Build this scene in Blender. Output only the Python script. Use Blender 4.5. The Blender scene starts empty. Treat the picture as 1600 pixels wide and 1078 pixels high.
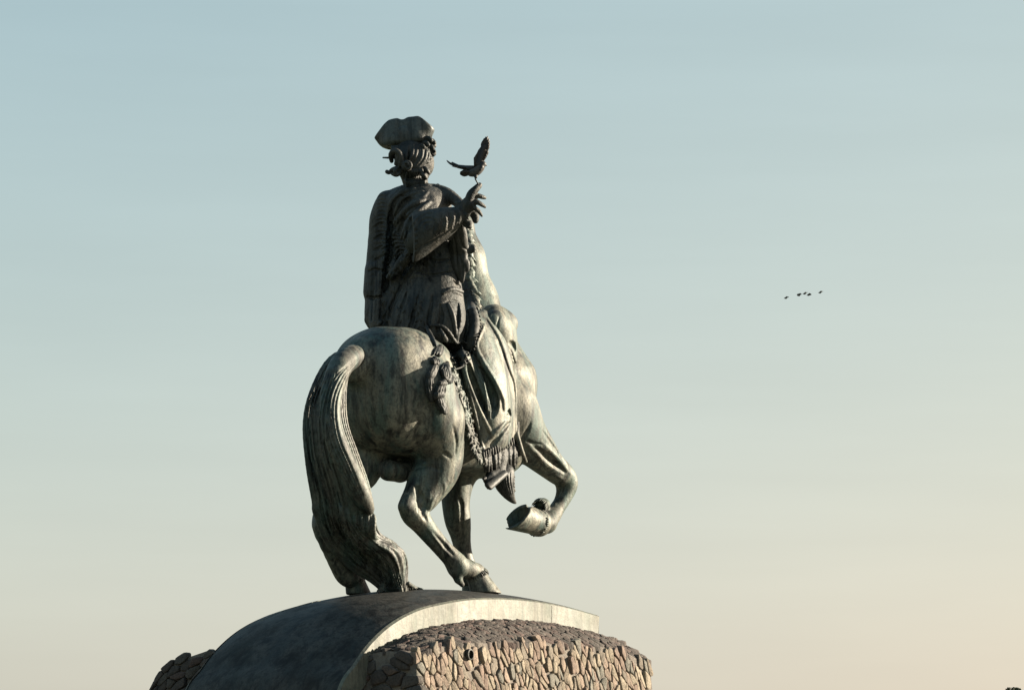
import bpy, math, random
import numpy as np
from mathutils import Vector, Matrix

# ------------------------------------------------------------------ camera, sky, sun, exposure
SC = bpy.context.scene
COL = SC.collection
CAM = np.array((0.0, -45.0, 1.7))
PITCH = math.radians(8.24)
FPX = 5400.0                       # focal length in pixels of the 1600 px wide photograph
TOP = 5.0                          # height of the pedestal top above the ground

cd = bpy.data.cameras.new('camera'); co = bpy.data.objects.new('camera', cd); COL.objects.link(co)
co.location = CAM; co.rotation_euler = (math.pi/2 + PITCH, 0, 0)
cd.sensor_width = 36.0; cd.lens = 36.0*FPX/1600.0; cd.clip_start = 0.5; cd.clip_end = 9000.0
SC.camera = co

SUN_AZ = math.radians(16.0)        # to the right of the view and this much behind the statue
SUN_EL = math.radians(15.0)
sun_dir = Vector((math.cos(SUN_AZ)*math.cos(SUN_EL), math.sin(SUN_AZ)*math.cos(SUN_EL), math.sin(SUN_EL)))
w = bpy.data.worlds.new('World'); SC.world = w; w.use_nodes = True
wn = w.node_tree.nodes; wl = w.node_tree.links
for n in list(wn): wn.remove(n)
sky = wn.new('ShaderNodeTexSky'); sky.sky_type = 'NISHITA'; sky.sun_disc = False
sky.sun_elevation = SUN_EL
sky.sun_rotation = math.atan2(sun_dir.x, sun_dir.y)
sky.altitude = 0; sky.air_density = 1.0; sky.dust_density = 1.5; sky.ozone_density = 0.5
EXPO = 1.9
bg = wn.new('ShaderNodeBackground'); bg.inputs['Strength'].default_value = 0.07
wo = wn.new('ShaderNodeOutputWorld'); sp = wn.new('ShaderNodeSeparateColor'); cb = wn.new('ShaderNodeCombineColor')
mn_ = wn.new('ShaderNodeVectorMath'); mn_.operation = 'MINIMUM'; mn_.inputs[1].default_value = (6, 6, 6)
wl.new(sky.outputs[0], mn_.inputs[0]); wl.new(mn_.outputs[0], sp.inputs[0])
for i, (gain, gam) in enumerate(((0.249, 0.759), (0.336, 0.508), (0.414, 0.302))):   # the photograph's film response, the same over the whole sky
    pw_ = wn.new('ShaderNodeMath'); pw_.operation = 'POWER'; wl.new(sp.outputs[i], pw_.inputs[0]); pw_.inputs[1].default_value = gam
    ml_ = wn.new('ShaderNodeMath'); ml_.operation = 'MULTIPLY'; wl.new(pw_.outputs[0], ml_.inputs[0]); ml_.inputs[1].default_value = gain/(0.07*2**EXPO)
    wl.new(ml_.outputs[0], cb.inputs[i])
# thin high cirrus, hardly visible
tc_ = wn.new('ShaderNodeTexCoord'); mp_ = wn.new('ShaderNodeMapping'); mp_.inputs['Scale'].default_value = (3, 3, 26); mp_.inputs['Rotation'].default_value = (0, 0.12, 0)
nz_ = wn.new('ShaderNodeTexNoise'); nz_.inputs['Scale'].default_value = 2.2; nz_.inputs['Detail'].default_value = 6
mr_ = wn.new('ShaderNodeMapRange'); mr_.inputs[1].default_value = 0.35; mr_.inputs[2].default_value = 0.75; mr_.inputs[3].default_value = 0.985; mr_.inputs[4].default_value = 1.03
wl.new(tc_.outputs['Generated'], mp_.inputs[0]); wl.new(mp_.outputs[0], nz_.inputs['Vector']); wl.new(nz_.outputs['Fac'], mr_.inputs[0])
vm_ = wn.new('ShaderNodeVectorMath'); vm_.operation = 'SCALE'; wl.new(cb.outputs[0], vm_.inputs[0]); wl.new(mr_.outputs[0], vm_.inputs['Scale'])
wl.new(vm_.outputs[0], bg.inputs['Color']); wl.new(bg.outputs[0], wo.inputs[0])
sd = bpy.data.lights.new('sun', 'SUN'); so = bpy.data.objects.new('sun', sd); COL.objects.link(so)
sd.energy = 5.0; sd.angle = math.radians(0.5); sd.color = (1.0, 0.87, 0.68)
so.rotation_euler = sun_dir.to_track_quat('Z', 'Y').to_euler(); so.location = (30, 10, 30)
SC.view_settings.view_transform = 'Standard'; SC.view_settings.look = 'None'
SC.view_settings.gamma = 1.0; SC.view_settings.use_curve_mapping = False
SC.view_settings.exposure = EXPO

# ------------------------------------------------------------------ frames of reference
CA, SA = math.cos(PITCH), math.sin(PITCH)
def ray(px, py):
    u = (px-800.0)/FPX; v = (539.0-py)/FPX
    return np.array((u, CA - SA*v, SA + CA*v))
def P(px, py, Y):
    d = ray(px, py); return CAM + d*((Y-CAM[1])/d[1])
TH = math.radians(35.0)            # the horse walks away from us and to the right
FW = np.array((math.sin(TH), math.cos(TH), 0.0)); LF = np.array((-math.cos(TH), math.sin(TH), 0.0)); UP = np.array((0, 0, 1.0))
ORG = np.array((P(690, 640, 0.0)[0], 0.0, TOP))
def H(px, py, l):                  # point on the horse's lateral plane l (left positive)
    d = ray(px, py); t = (l - (CAM-ORG).dot(LF))/d.dot(LF); return CAM + d*t
def HS(px, py, s):                 # point on the horse's cross plane s (forward positive)
    d = ray(px, py); t = (s - (CAM-ORG).dot(FW))/d.dot(FW); return CAM + d*t
def L(s, l, z): return ORG + FW*s + LF*l + UP*z
def loc(p):
    q = np.asarray(p)-ORG; return q.dot(FW), q.dot(LF), q[2]

# ------------------------------------------------------------------ implicit modelling
def smin(a, b, k):
    h = np.clip(0.5 + 0.5*(b-a)/k, 0, 1); return b + (a-b)*h - k*h*(1-h)
def cr(pts, n):                    # Catmull-Rom through points of any dimension
    p = [np.asarray(q, float) for q in pts]
    if len(p) < 3: return [p[0]+(p[-1]-p[0])*i/n for i in range(n+1)]
    p = [2*p[0]-p[1]] + p + [2*p[-1]-p[-2]]
    out = []; m = len(p)-3
    for i in range(n+1):
        f = i/n*m; j = min(int(f), m-1); t = f-j
        a, b, c, d = p[j:j+4]
        out.append(0.5*((2*b)+(c-a)*t+(2*a-5*b+4*c-d)*t*t+(3*b-a-3*c+d)*t**3))
    return out
class SDF:
    def __init__(self, lo, hi, h):
        self.lo = np.array(lo, float); self.h = h
        self.n = np.ceil((np.array(hi)-self.lo)/h).astype(int)+1
        self.d = np.full(self.n, 1.0, np.float32)
        self.ax = [(self.lo[i]+h*np.arange(self.n[i])).astype(np.float32) for i in range(3)]
    def box(self, lo, hi):
        i0 = np.clip(np.floor((lo-self.lo)/self.h).astype(int), 0, self.n); i1 = np.clip(np.ceil((hi-self.lo)/self.h).astype(int)+1, 0, self.n)
        if (i1 <= i0).any(): return None
        sl = tuple(slice(a, b) for a, b in zip(i0, i1))
        return sl, self.ax[0][sl[0]][:, None, None], self.ax[1][sl[1]][None, :, None], self.ax[2][sl[2]][None, None, :]
    def put(self, sl, v, k, op):
        c = self.d[sl]
        if op == 'add': self.d[sl] = smin(c, v, max(k, 1e-4))
        elif op == 'sub': self.d[sl] = -smin(-c, v, max(k, 1e-4))
        elif op == 'and': self.d[sl] = -smin(-c, -v, max(k, 1e-4))
    def seg(self, a, b, ra, rb, k=0.03, op='add', flat=None):
        a = np.asarray(a, float); b = np.asarray(b, float)
        m = max(ra, rb)*(max(1, flat[1]) if flat else 1) + k + 3*self.h
        bx = self.box(np.minimum(a, b)-m, np.maximum(a, b)+m)
        if bx is None: return
        sl, X, Y, Z = bx; X = X-a[0]; Y = Y-a[1]; Z = Z-a[2]; ab = b-a
        if flat:
            n, f = flat; c = 1.0/f-1.0; q = (X*n[0]+Y*n[1]+Z*n[2])*c; X = X+q*n[0]; Y = Y+q*n[1]; Z = Z+q*n[2]
            ab = ab+ab.dot(n)*c*np.asarray(n)
        t = np.clip((X*ab[0]+Y*ab[1]+Z*ab[2])/max(ab.dot(ab), 1e-9), 0, 1)
        v = np.sqrt((X-t*ab[0])**2+(Y-t*ab[1])**2+(Z-t*ab[2])**2)-(ra+t*(rb-ra))
        if flat: v = v*min(1.0, flat[1]*1.5)
        self.put(sl, v.astype(np.float32), k, op)
    def chain(self, pts, k=0.03, op='add', flat=None, n=0):   # pts: (xyz, r)
        q = [np.append(np.asarray(p, float), r) for p, r in pts]
        if n: q = cr(q, n)
        for a, b in zip(q[:-1], q[1:]): self.seg(a[:3], b[:3], max(a[3], .002), max(b[3], .002), k, op, flat)
    def ell(self, c, r, k=0.05, op='add', axes=None, pw=2.0):
        c = np.asarray(c, float); A = axes if axes is not None else (FW, LF, UP)
        R = max(r)+k+3*self.h
        bx = self.box(c-R, c+R)
        if bx is None: return
        sl, X, Y, Z = bx; X = X-c[0]; Y = Y-c[1]; Z = Z-c[2]
        q = [np.abs(X*A[i][0]+Y*A[i][1]+Z*A[i][2])/r[i] for i in range(3)]
        if pw == 2.0: k0 = np.sqrt(q[0]**2+q[1]**2+q[2]**2)
        else: k0 = (q[0]**pw+q[1]**pw+q[2]**pw)**(1/pw)
        k1 = np.sqrt((q[0]/r[0])**2+(q[1]/r[1])**2+(q[2]/r[2])**2)+1e-6
        v = k0*(k0-1.0)/k1 if pw == 2.0 else (k0-1.0)*min(r)
        self.put(sl, v.astype(np.float32), k, op)
    def plane(self, c, n, k=0.01):  # keep the side the normal points away from
        c = np.asarray(c, float); n = np.asarray(n, float)/np.linalg.norm(n)
        v = (self.ax[0][:, None, None]-c[0])*n[0]+(self.ax[1][None, :, None]-c[1])*n[1]+(self.ax[2][None, None, :]-c[2])*n[2]
        self.d = -smin(-self.d, -v.astype(np.float32), k)
    def sample(self, p):
        p = np.asarray(p, float); q = (p-self.lo)/self.h
        ok = ((q >= 0) & (q < self.n-1.001)).all(-1); q = np.clip(q, 0, self.n-1.001)
        i = q.astype(int); f = q-i; r = 0
        for dx in (0, 1):
            for dy in (0, 1):
                for dz in (0, 1):
                    wgt = np.abs(1-dx-f[..., 0])*np.abs(1-dy-f[..., 1])*np.abs(1-dz-f[..., 2])
                    r = r + wgt*self.d[i[..., 0]+dx, i[..., 1]+dy, i[..., 2]+dz]
        return np.where(ok, r, 1.0)
    def hit(self, px, py, y0=None, y1=None):
        y0 = self.ax[1][0] if y0 is None else y0; y1 = self.ax[1][-1] if y1 is None else y1
        d = ray(px, py); ys = np.arange(y0, y1, self.h*0.5); pts = CAM+d*((ys-CAM[1])/d[1])[:, None]
        v = self.sample(pts); i = np.argmax(v < 0)
        if v[i] >= 0: return None
        return pts[i]
    def stroke(self, pts, k=0.02, op='add', lift=0.0, on=None, n=None, y1=None):
        """pts: (px, py, r in px); follows the surface seen there and raises or cuts it"""
        n = n or max(4, int(sum(math.hypot(a[0]-b[0], a[1]-b[1]) for a, b in zip(pts[:-1], pts[1:]))/3.0))
        q = cr([np.array(p[:3], float) for p in pts], n); out = []; last = None
        for c in q:
            s = None
            for g in (on or [self]):
                t = g.hit(c[0], c[1], y1=y1)
                if t is not None and (s is None or t[1] < s[1]): s = t
            if s is None: s = P(c[0], c[1], last[1]) if last is not None else None
            if s is None: continue
            if last is not None and abs(s[1]-last[1]) > 0.25: s = P(c[0], c[1], last[1]+math.copysign(0.04, s[1]-last[1]))
            last = s
            d = ray(c[0], c[1]); d = d/np.linalg.norm(d)
            out.append((s-d*lift, max(c[2], .1)/120.0))
        if len(out) > 1: self.chain(out, k*0.5, op)
        return out
    def mesh(self, name, mat, parent=None, smooth=1):
        d = self.d; s = d < 0
        nx, ny, nz = d.shape
        cnt = np.zeros((nx-1, ny-1, nz-1), np.int8)
        for dx in (0, 1):
            for dy in (0, 1):
                for dz in (0, 1): cnt += s[dx:nx-1+dx, dy:ny-1+dy, dz:nz-1+dz]
        act = np.argwhere((cnt > 0) & (cnt < 8))
        idx = np.full(cnt.shape, -1, np.int32); idx[tuple(act.T)] = np.arange(len(act))
        acc = np.zeros((len(act), 3)); num = np.zeros(len(act))
        C = [(a, b, c) for a in (0, 1) for b in (0, 1) for c in (0, 1)]
        val = {c: d[act[:, 0]+c[0], act[:, 1]+c[1], act[:, 2]+c[2]] for c in C}
        for a in C:
            for ax in range(3):
                if a[ax] == 0:
                    b = list(a); b[ax] = 1; b = tuple(b)
                    va, vb = val[a], val[b]; m = (va < 0) != (vb < 0)
                    t = np.where(m, va/np.where(m, va-vb, 1), 0)
                    pt = np.tile(np.array(a, float), (len(act), 1)); pt[:, ax] = t
                    acc += pt*m[:, None]; num += m
        V = self.lo+self.h*(act+acc/num[:, None])
        F = []
        for ax in range(3):
            o1, o2 = [(1, 2), (2, 0), (0, 1)][ax]
            sl0 = [slice(1, -1)]*3; sl1 = [slice(1, -1)]*3; sl0[ax] = slice(0, d.shape[ax]-1); sl1[ax] = slice(1, d.shape[ax])
            a = s[tuple(sl0)]; b = s[tuple(sl1)]
            e = np.argwhere(a != b); off = np.array([1, 1, 1]); off[ax] = 0
            c = e+off; fl = a[tuple(e.T)]
            def ci(u, v):
                q = c.copy(); q[:, o1] -= u; q[:, o2] -= v; return idx[tuple(q.T)]
            quad = np.stack([ci(1, 1), ci(0, 1), ci(0, 0), ci(1, 0)], 1)
            quad[~fl] = quad[~fl][:, ::-1]
            F.append(quad)
        F = np.concatenate(F); F = F[(F >= 0).all(1)]
        for _ in range(smooth):                       # a light relaxation
            S = V.copy(); N = np.ones(len(V))
            for i in range(4):
                j = (i+1) % 4
                np.add.at(S, F[:, i], V[F[:, j]]); np.add.at(N, F[:, i], 1)
            V = 0.7*V+0.3*S/N[:, None]
        me = bpy.data.meshes.new(name)
        me.vertices.add(len(V)); me.vertices.foreach_set('co', V.astype(np.float32).ravel())
        me.loops.add(F.size); me.loops.foreach_set('vertex_index', F.astype(np.int32).ravel())
        me.polygons.add(len(F)); me.polygons.foreach_set('loop_start', np.arange(0, F.size, 4, dtype=np.int32))
        me.update(calc_edges=True); me.validate()
        me.polygons.foreach_set('use_smooth', np.ones(len(F), bool))
        return link(name, me, mat, parent)
def grid(px0, px1, py0, py1, Y0, Y1, h):
    c = [P(a, b, y) for a in (px0, px1) for b in (py0, py1) for y in (Y0, Y1)]
    return SDF(np.min(c, 0), np.max(c, 0), h)

# ------------------------------------------------------------------ objects
def link(name, me, mat=None, parent=None):
    o = bpy.data.objects.new(name, me); COL.objects.link(o)
    if mat: me.materials.append(mat)
    if parent: o.parent = parent
    return o
def raw(name, V, F, mat=None, parent=None, smooth=False):
    me = bpy.data.meshes.new(name); me.from_pydata([tuple(map(float, v)) for v in V], [], F); me.update()
    if smooth:
        for p in me.polygons: p.use_smooth = True
    return link(name, me, mat, parent)
def empty(name, label=None, cat=None, group=None, at=(0, 0, 0)):
    o = bpy.data.objects.new(name, None); COL.objects.link(o); o.location = at
    return tag(o, label, cat, group)
def tag(o, label=None, cat=None, group=None, kind=None):
    if label: o['label'] = label
    if cat: o['category'] = cat
    if group: o['group'] = group
    if kind: o['kind'] = kind
    return o
def adopt(child, parent):           # parent without moving; thing empties sit at a place, meshes hold world coordinates
    child.parent = parent; child.matrix_parent_inverse = Matrix.Translation(-Vector(parent.location)) if parent.type == 'EMPTY' else Matrix()
def tube(path, radii, n=8, cap=True):   # swept tube geometry
    V, F = [], []; p = [np.asarray(q, float) for q in path]; up = np.array((0.13, 0.31, 0.94))
    for i, c in enumerate(p):
        t = p[min(i+1, len(p)-1)]-p[max(i-1, 0)]; t = t/(np.linalg.norm(t)+1e-9)
        a = np.cross(t, up); a = a/(np.linalg.norm(a)+1e-9); b = np.cross(t, a)
        for j in range(n):
            an = 2*math.pi*j/n; V.append(c+radii[i]*(math.cos(an)*a+math.sin(an)*b))
    for i in range(len(p)-1):
        for j in range(n):
            F.append((i*n+j, i*n+(j+1) % n, (i+1)*n+(j+1) % n, (i+1)*n+j))
    if cap: F.append(tuple(range(n))[::-1]); F.append(tuple((len(p)-1)*n+j for j in range(n)))
    return V, F

# ------------------------------------------------------------------ materials
def mat_new(name):
    m = bpy.data.materials.new(name); m.use_nodes = True; nt = m.node_tree
    for n in list(nt.nodes): nt.nodes.remove(n)
    o = nt.nodes.new('ShaderNodeOutputMaterial'); b = nt.nodes.new('ShaderNodeBsdfPrincipled'); nt.links.new(b.outputs[0], o.inputs[0])
    return m, nt, b
def noise(nt, scale, detail=4, rough=0.6, sc=(1, 1, 1), dist=0.0, coord=None):
    if coord is None:
        tc = nt.nodes.new('ShaderNodeTexCoord'); coord = tc.outputs['Object']
    mp = nt.nodes.new('ShaderNodeMapping'); mp.inputs['Scale'].default_value = sc
    nt.links.new(coord, mp.inputs[0]); n = nt.nodes.new('ShaderNodeTexNoise')
    n.inputs['Scale'].default_value = scale; n.inputs['Detail'].default_value = detail; n.inputs['Roughness'].default_value = rough; n.inputs['Distortion'].default_value = dist
    nt.links.new(mp.outputs[0], n.inputs['Vector']); return n.outputs['Fac']
def ramp(nt, fac, stops):
    r = nt.nodes.new('ShaderNodeValToRGB'); e = r.color_ramp.elements
    while len(e) < len(stops): e.new(0.5)
    for i, (p, c) in enumerate(stops):
        e[i].position = p; e[i].color = (c[0], c[1], c[2], 1) if hasattr(c, '__len__') else (c, c, c, 1)
    nt.links.new(fac, r.inputs[0]); return r.outputs[0]
def mixc(nt, fac, a, b, mode='MIX'):
    m = nt.nodes.new('ShaderNodeMix'); m.data_type = 'RGBA'; m.blend_type = mode
    def put(i, v):
        if isinstance(v, (int, float)): m.inputs[i].default_value = v
        elif isinstance(v, tuple): m.inputs[i].default_value = (*v, 1)
        else: nt.links.new(v, m.inputs[i])
    put(0, fac); put(6, a); put(7, b); return m.outputs[2]
def bump(nt, b, h, strength, dist):
    n = nt.nodes.new('ShaderNodeBump'); n.inputs['Strength'].default_value = strength; n.inputs['Distance'].default_value = dist
    nt.links.new(h, n.inputs['Height']); nt.links.new(n.outputs[0], b.inputs['Normal'])
def bronze(name, dark=(0.006, 0.007, 0.007), mid=(0.040, 0.043, 0.038), light=(0.168, 0.16, 0.128), green=(0.052, 0.09, 0.08), bs=0.3, gr=0.7, rough=0.58, metal=0.2, spec=0.4, fs=1.0):
    m, nt, b = mat_new(name)
    big = noise(nt, 1.6, 6, 0.62, (1, 1, 0.55)); streak = noise(nt, 5.5*fs, 5, 0.65, (1, 1, 0.16), 0.4); fine = noise(nt, 34, 5, 0.7)
    c = ramp(nt, big, [(0.32, mid), (0.5, light), (0.68, mid)])
    c = mixc(nt, ramp(nt, streak, [(0.48, 0.0), (0.63, 1.0)]), c, dark)
    c = mixc(nt, ramp(nt, noise(nt, 6.5, 6, 0.7, (1, 1, .6), .6), [(0.54, 0.0), (0.64, .75)]), c, dark)
    gmask = nt.nodes.new('ShaderNodeMath'); gmask.operation = 'MULTIPLY'
    nt.links.new(ramp(nt, noise(nt, 4.2, 6, 0.66, (1, 1, 0.22), 0.5), [(0.44, 0.0), (0.62, 1.0)]), gmask.inputs[0]); gmask.inputs[1].default_value = gr
    c = mixc(nt, gmask.outputs[0], c, green)
    c = mixc(nt, ramp(nt, noise(nt, 15, 5, 0.72, (1, 1, 0.25), 0.3), [(0.36, 0.7), (0.48, 0.0)]), c, dark)
    c = mixc(nt, ramp(nt, fine, [(0.32, 0.6), (0.52, 0.0)]), c, dark)
    nt.links.new(c, b.inputs['Base Color'])
    b.inputs['Metallic'].default_value = metal; b.inputs['Specular IOR Level'].default_value = spec
    nt.links.new(ramp(nt, big, [(0.3, rough+0.12), (0.7, rough-0.08)]), b.inputs['Roughness'])
    add = nt.nodes.new('ShaderNodeMath'); add.operation = 'MULTIPLY_ADD'; nt.links.new(noise(nt, 11, 4, 0.6), add.inputs[0]); add.inputs[1].default_value = 2.0; nt.links.new(fine, add.inputs[2])
    bump(nt, b, add.outputs[0], bs, 0.012)
    return m
M_HORSE = bronze('horse_bronze')
M_TAIL = bronze('hair_bronze', mid=(0.034, 0.036, 0.033), light=(0.095, 0.093, 0.078), gr=0.6)
M_COAT = bronze('coat_bronze', mid=(0.020, 0.021, 0.021), light=(0.06, 0.056, 0.048), green=(0.022, 0.033, 0.036), gr=0.5, bs=0.8)
M_DARK = bronze('dark_bronze', mid=(0.015, 0.016, 0.016), light=(0.042, 0.041, 0.037), green=(0.02, 0.03, 0.033), gr=0.4)
# ------------------------------------------------------------------ ground and pedestal
def ground():
    m, nt, b = mat_new('grass'); c = ramp(nt, noise(nt, 0.6, 8, 0.7), [(0.3, (0.035, 0.05, 0.018)), (0.7, (0.085, 0.10, 0.04))])
    nt.links.new(c, b.inputs['Base Color']); b.inputs['Roughness'].default_value = 0.95; bump(nt, b, noise(nt, 9, 6, 0.7), 0.6, 0.05)
    tag(raw('ground', [(-4000, -600, 0), (4000, -600, 0), (4000, 7000, 0), (-4000, 7000, 0)], [(0, 1, 2, 3)], m), kind='structure')
    m, nt, b = mat_new('paving'); nt.links.new(ramp(nt, noise(nt, 3, 6, 0.7), [(0.3, (0.2, 0.18, 0.16)), (0.7, (0.32, 0.3, 0.26))]), b.inputs['Base Color']); b.inputs['Roughness'].default_value = 0.9
    V = [(ORG[0]+9*math.cos(2*math.pi*i/64), 9*math.sin(2*math.pi*i/64), 0.004) for i in range(64)]
    tag(raw('pavement', V, [tuple(range(64))], m), kind='structure')
ground()

# the profile of the bronze cap along the horse's axis, read at its near edge
HW = 1.22
prof = [(530, 1078), (555, 1037), (580, 1003), (612, 974), (650, 953), (690, 942), (735, 935), (785, 934), (835, 938), (885, 947), (936, 961)]
PR = [(loc(H(x, y, -HW))[0], loc(H(x, y, -HW))[2]) for x, y in prof]
PR = [(PR[0][0]-0.62, PR[0][1]-2.4), (PR[0][0]-0.36, PR[0][1]-0.95)] + PR
PS = cr([np.array(p) for p in PR], 140)
def crown(l, s): return 0.155*max(0.0, 1-(l/HW)**2)*min(1, max(0, (s+4.3)/1.6))
_ps = np.array([p[0] for p in PS]); _pz = np.array([p[1] for p in PS])
def cap_z(s, l):
    i0 = int(np.argmin(_ps)); return float(np.interp(s, _ps[i0:], _pz[i0:])) + crown(l, s)

ped = empty('pedestal', 'rubble stone pedestal with an arched bronze cap draped over it, under the horse', 'pedestal', at=(ORG[0], 0, 0))
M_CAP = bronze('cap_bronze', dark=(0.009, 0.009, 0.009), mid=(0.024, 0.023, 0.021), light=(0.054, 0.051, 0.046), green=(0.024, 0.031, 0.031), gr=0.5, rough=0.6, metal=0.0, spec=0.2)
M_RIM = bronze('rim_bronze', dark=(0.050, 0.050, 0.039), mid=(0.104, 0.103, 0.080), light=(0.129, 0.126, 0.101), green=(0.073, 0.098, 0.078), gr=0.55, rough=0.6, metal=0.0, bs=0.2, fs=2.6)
TH_CAP = 0.31
def cap():
    nl = 24; V, F = [], []; n = len(PS)
    nor = []
    for i in range(n):
        a = PS[max(i-1, 0)]; b = PS[min(i+1, n-1)]; t = b-a; t = t/np.linalg.norm(t); nor.append(np.array((-t[1], t[0])))
    for i, p in enumerate(PS):
        for j in range(nl+1):
            l = -HW+2*HW*j/nl; c = crown(l, p[0]); q = p+nor[i]*c*1.0
            e = min(j, nl-j); q = q-nor[i]*(0.018 if e == 0 else 0)
            V.append(L(q[0], l*(1.0 if e else 0.998), q[1]))
    for i in range(n-1):
        for j in range(nl):
            a = i*(nl+1)+j; F.append((a, a+nl+1, a+nl+2, a+1))
    top = raw('cap_skin', V, F, M_CAP, None, True); adopt(top, ped)
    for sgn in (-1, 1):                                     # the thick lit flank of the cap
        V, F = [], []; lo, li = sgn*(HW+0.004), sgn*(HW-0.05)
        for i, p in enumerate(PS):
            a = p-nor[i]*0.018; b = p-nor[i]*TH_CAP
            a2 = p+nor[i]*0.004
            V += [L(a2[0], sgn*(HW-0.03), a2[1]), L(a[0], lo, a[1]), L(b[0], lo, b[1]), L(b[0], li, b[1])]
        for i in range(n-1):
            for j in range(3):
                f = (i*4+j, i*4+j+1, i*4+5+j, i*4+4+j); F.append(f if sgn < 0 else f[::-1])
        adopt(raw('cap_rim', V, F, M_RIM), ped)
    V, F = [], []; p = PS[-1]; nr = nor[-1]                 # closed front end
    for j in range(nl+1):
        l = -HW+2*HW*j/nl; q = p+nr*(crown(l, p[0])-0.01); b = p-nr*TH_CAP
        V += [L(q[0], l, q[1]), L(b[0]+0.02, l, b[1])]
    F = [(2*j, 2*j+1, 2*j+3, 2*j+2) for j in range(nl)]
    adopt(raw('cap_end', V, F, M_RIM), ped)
    for s_ in (0.79,):               # joints between the flank plates
        i = int(np.argmin(np.abs(_ps[14:]-s_)))+14; pp = PS[i]; nr = nor[i]; R = random.Random(int(s_*10)+50)
        pts = [L(*(lambda q: (q[0], -(HW+.004), q[1]))(pp-nr*(.03+.27*k/8)+np.array((R.uniform(-.006, .006), 0)))) for k in range(9)]
        v, f = tube(pts, [.004]*9, 6); adopt(raw('plate_joint', v, f, M_CAP, None, True), ped)
    # weld seams of the bronze sheets
    for (s0, l0, s1, l1) in ((-2.0, 0.55, -3.3, 0.05), (-1.9, 0.5, -2.6, 0.9)):
        pts = []
        for i in range(15):
            t = i/14; s = s0+(s1-s0)*t; l = l0+(l1-l0)*t
            pts.append(L(s, l, cap_z(s, l)+0.004))
        v, f = tube(pts, [0.007]*15, 6); adopt(raw('weld_seam', v, f, M_HORSE, None, True), ped)
cap()

# --- rubble masonry: each stone a cell of its wall, cut from a relaxed scatter
def stone_mat(i, c):
    m, nt, b = mat_new('rubble_stone_%d' % i)
    k = ramp(nt, noise(nt, 7, 6, 0.7), [(0.3, tuple(x*0.62 for x in c)), (0.55, c), (0.75, tuple(min(1, x*1.25) for x in c))])
    k = mixc(nt, ramp(nt, noise(nt, 40, 3, 0.6), [(0.38, 0.75), (0.52, 0.0)]), k, tuple(x*0.4 for x in c))
    nt.links.new(k, b.inputs['Base Color']); b.inputs['Roughness'].default_value = 0.9
    bump(nt, b, noise(nt, 26, 6, 0.7), 0.7, 0.02); return m
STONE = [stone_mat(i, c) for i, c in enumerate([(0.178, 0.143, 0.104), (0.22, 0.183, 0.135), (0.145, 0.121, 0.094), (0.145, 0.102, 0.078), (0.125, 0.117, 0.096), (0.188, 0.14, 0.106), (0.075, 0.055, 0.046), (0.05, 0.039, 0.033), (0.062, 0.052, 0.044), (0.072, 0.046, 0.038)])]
mm, nt, b = mat_new('mortar'); nt.links.new(ramp(nt, noise(nt, 14, 6, 0.7), [(0.3, (0.090, 0.075, 0.064)), (0.7, (0.180, 0.158, 0.135))]), b.inputs['Base Color']); b.inputs['Roughness'].default_value = 0.95; bump(nt, b, noise(nt, 30, 5, 0.7), 0.8, 0.03)
M_MORTAR = mm
def clip_cell(poly, a, b):            # keep the half nearer to a than b
    m = (a+b)/2; d = b-a; out = []
    for i in range(len(poly)):
        p, q = poly[i], poly[(i+1) % len(poly)]; fp = (p-m).dot(d); fq = (q-m).dot(d)
        if fp <= 0: out.append(p)
        if (fp < 0) != (fq < 0): out.append(p+(q-p)*(fp/(fp-fq)))
    return out
def cells(w_, h_, cw, ch, tilt, seed):
    """cells of a w by h rectangle whose stones are cw by ch, long axis leaning by tilt"""
    R = random.Random(seed); ct, st = math.cos(tilt), math.sin(tilt)
    to = lambda p: np.array(((p[0]*ct+p[1]*st)/cw, (-p[0]*st+p[1]*ct)/ch))
    fr = lambda q: np.array((q[0]*cw*ct-q[1]*ch*st, q[0]*cw*st+q[1]*ch*ct))
    cs = [to((x, y)) for x in (0, w_) for y in (0, h_)]; lo = np.min(cs, 0); hi = np.max(cs, 0); pts = []
    y = lo[1]-1; r = 0
    while y < hi[1]+1:
        x = lo[0]-1+(r % 2)*0.5
        while x < hi[0]+1:
            if R.random() > 0.17:
                q = np.array((x+R.uniform(-.42, .42), y+R.uniform(-.42, .42)))
                p = fr(q)
                if -2*max(cw, ch) < p[0] < w_+2*max(cw, ch) and -2*max(cw, ch) < p[1] < h_+2*max(cw, ch): pts.append(q)
            x += 1
        y += 1; r += 1
    P2 = np.array(pts); out = []
    for i, a in enumerate(P2):
        p = fr(a)
        if not (0 <= p[0] <= w_ and 0 <= p[1] <= h_): continue
        dd = np.sum((P2-a)**2, 1); nb = np.argsort(dd)[1:19]
        poly = [a+np.array(v) for v in ((-.8, -.75), (.8, -.75), (.8, .75), (-.8, .75))]
        for j in nb:
            poly = clip_cell(poly, a, P2[j])
        out.append([fr(v) for v in poly])
    return out
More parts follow.
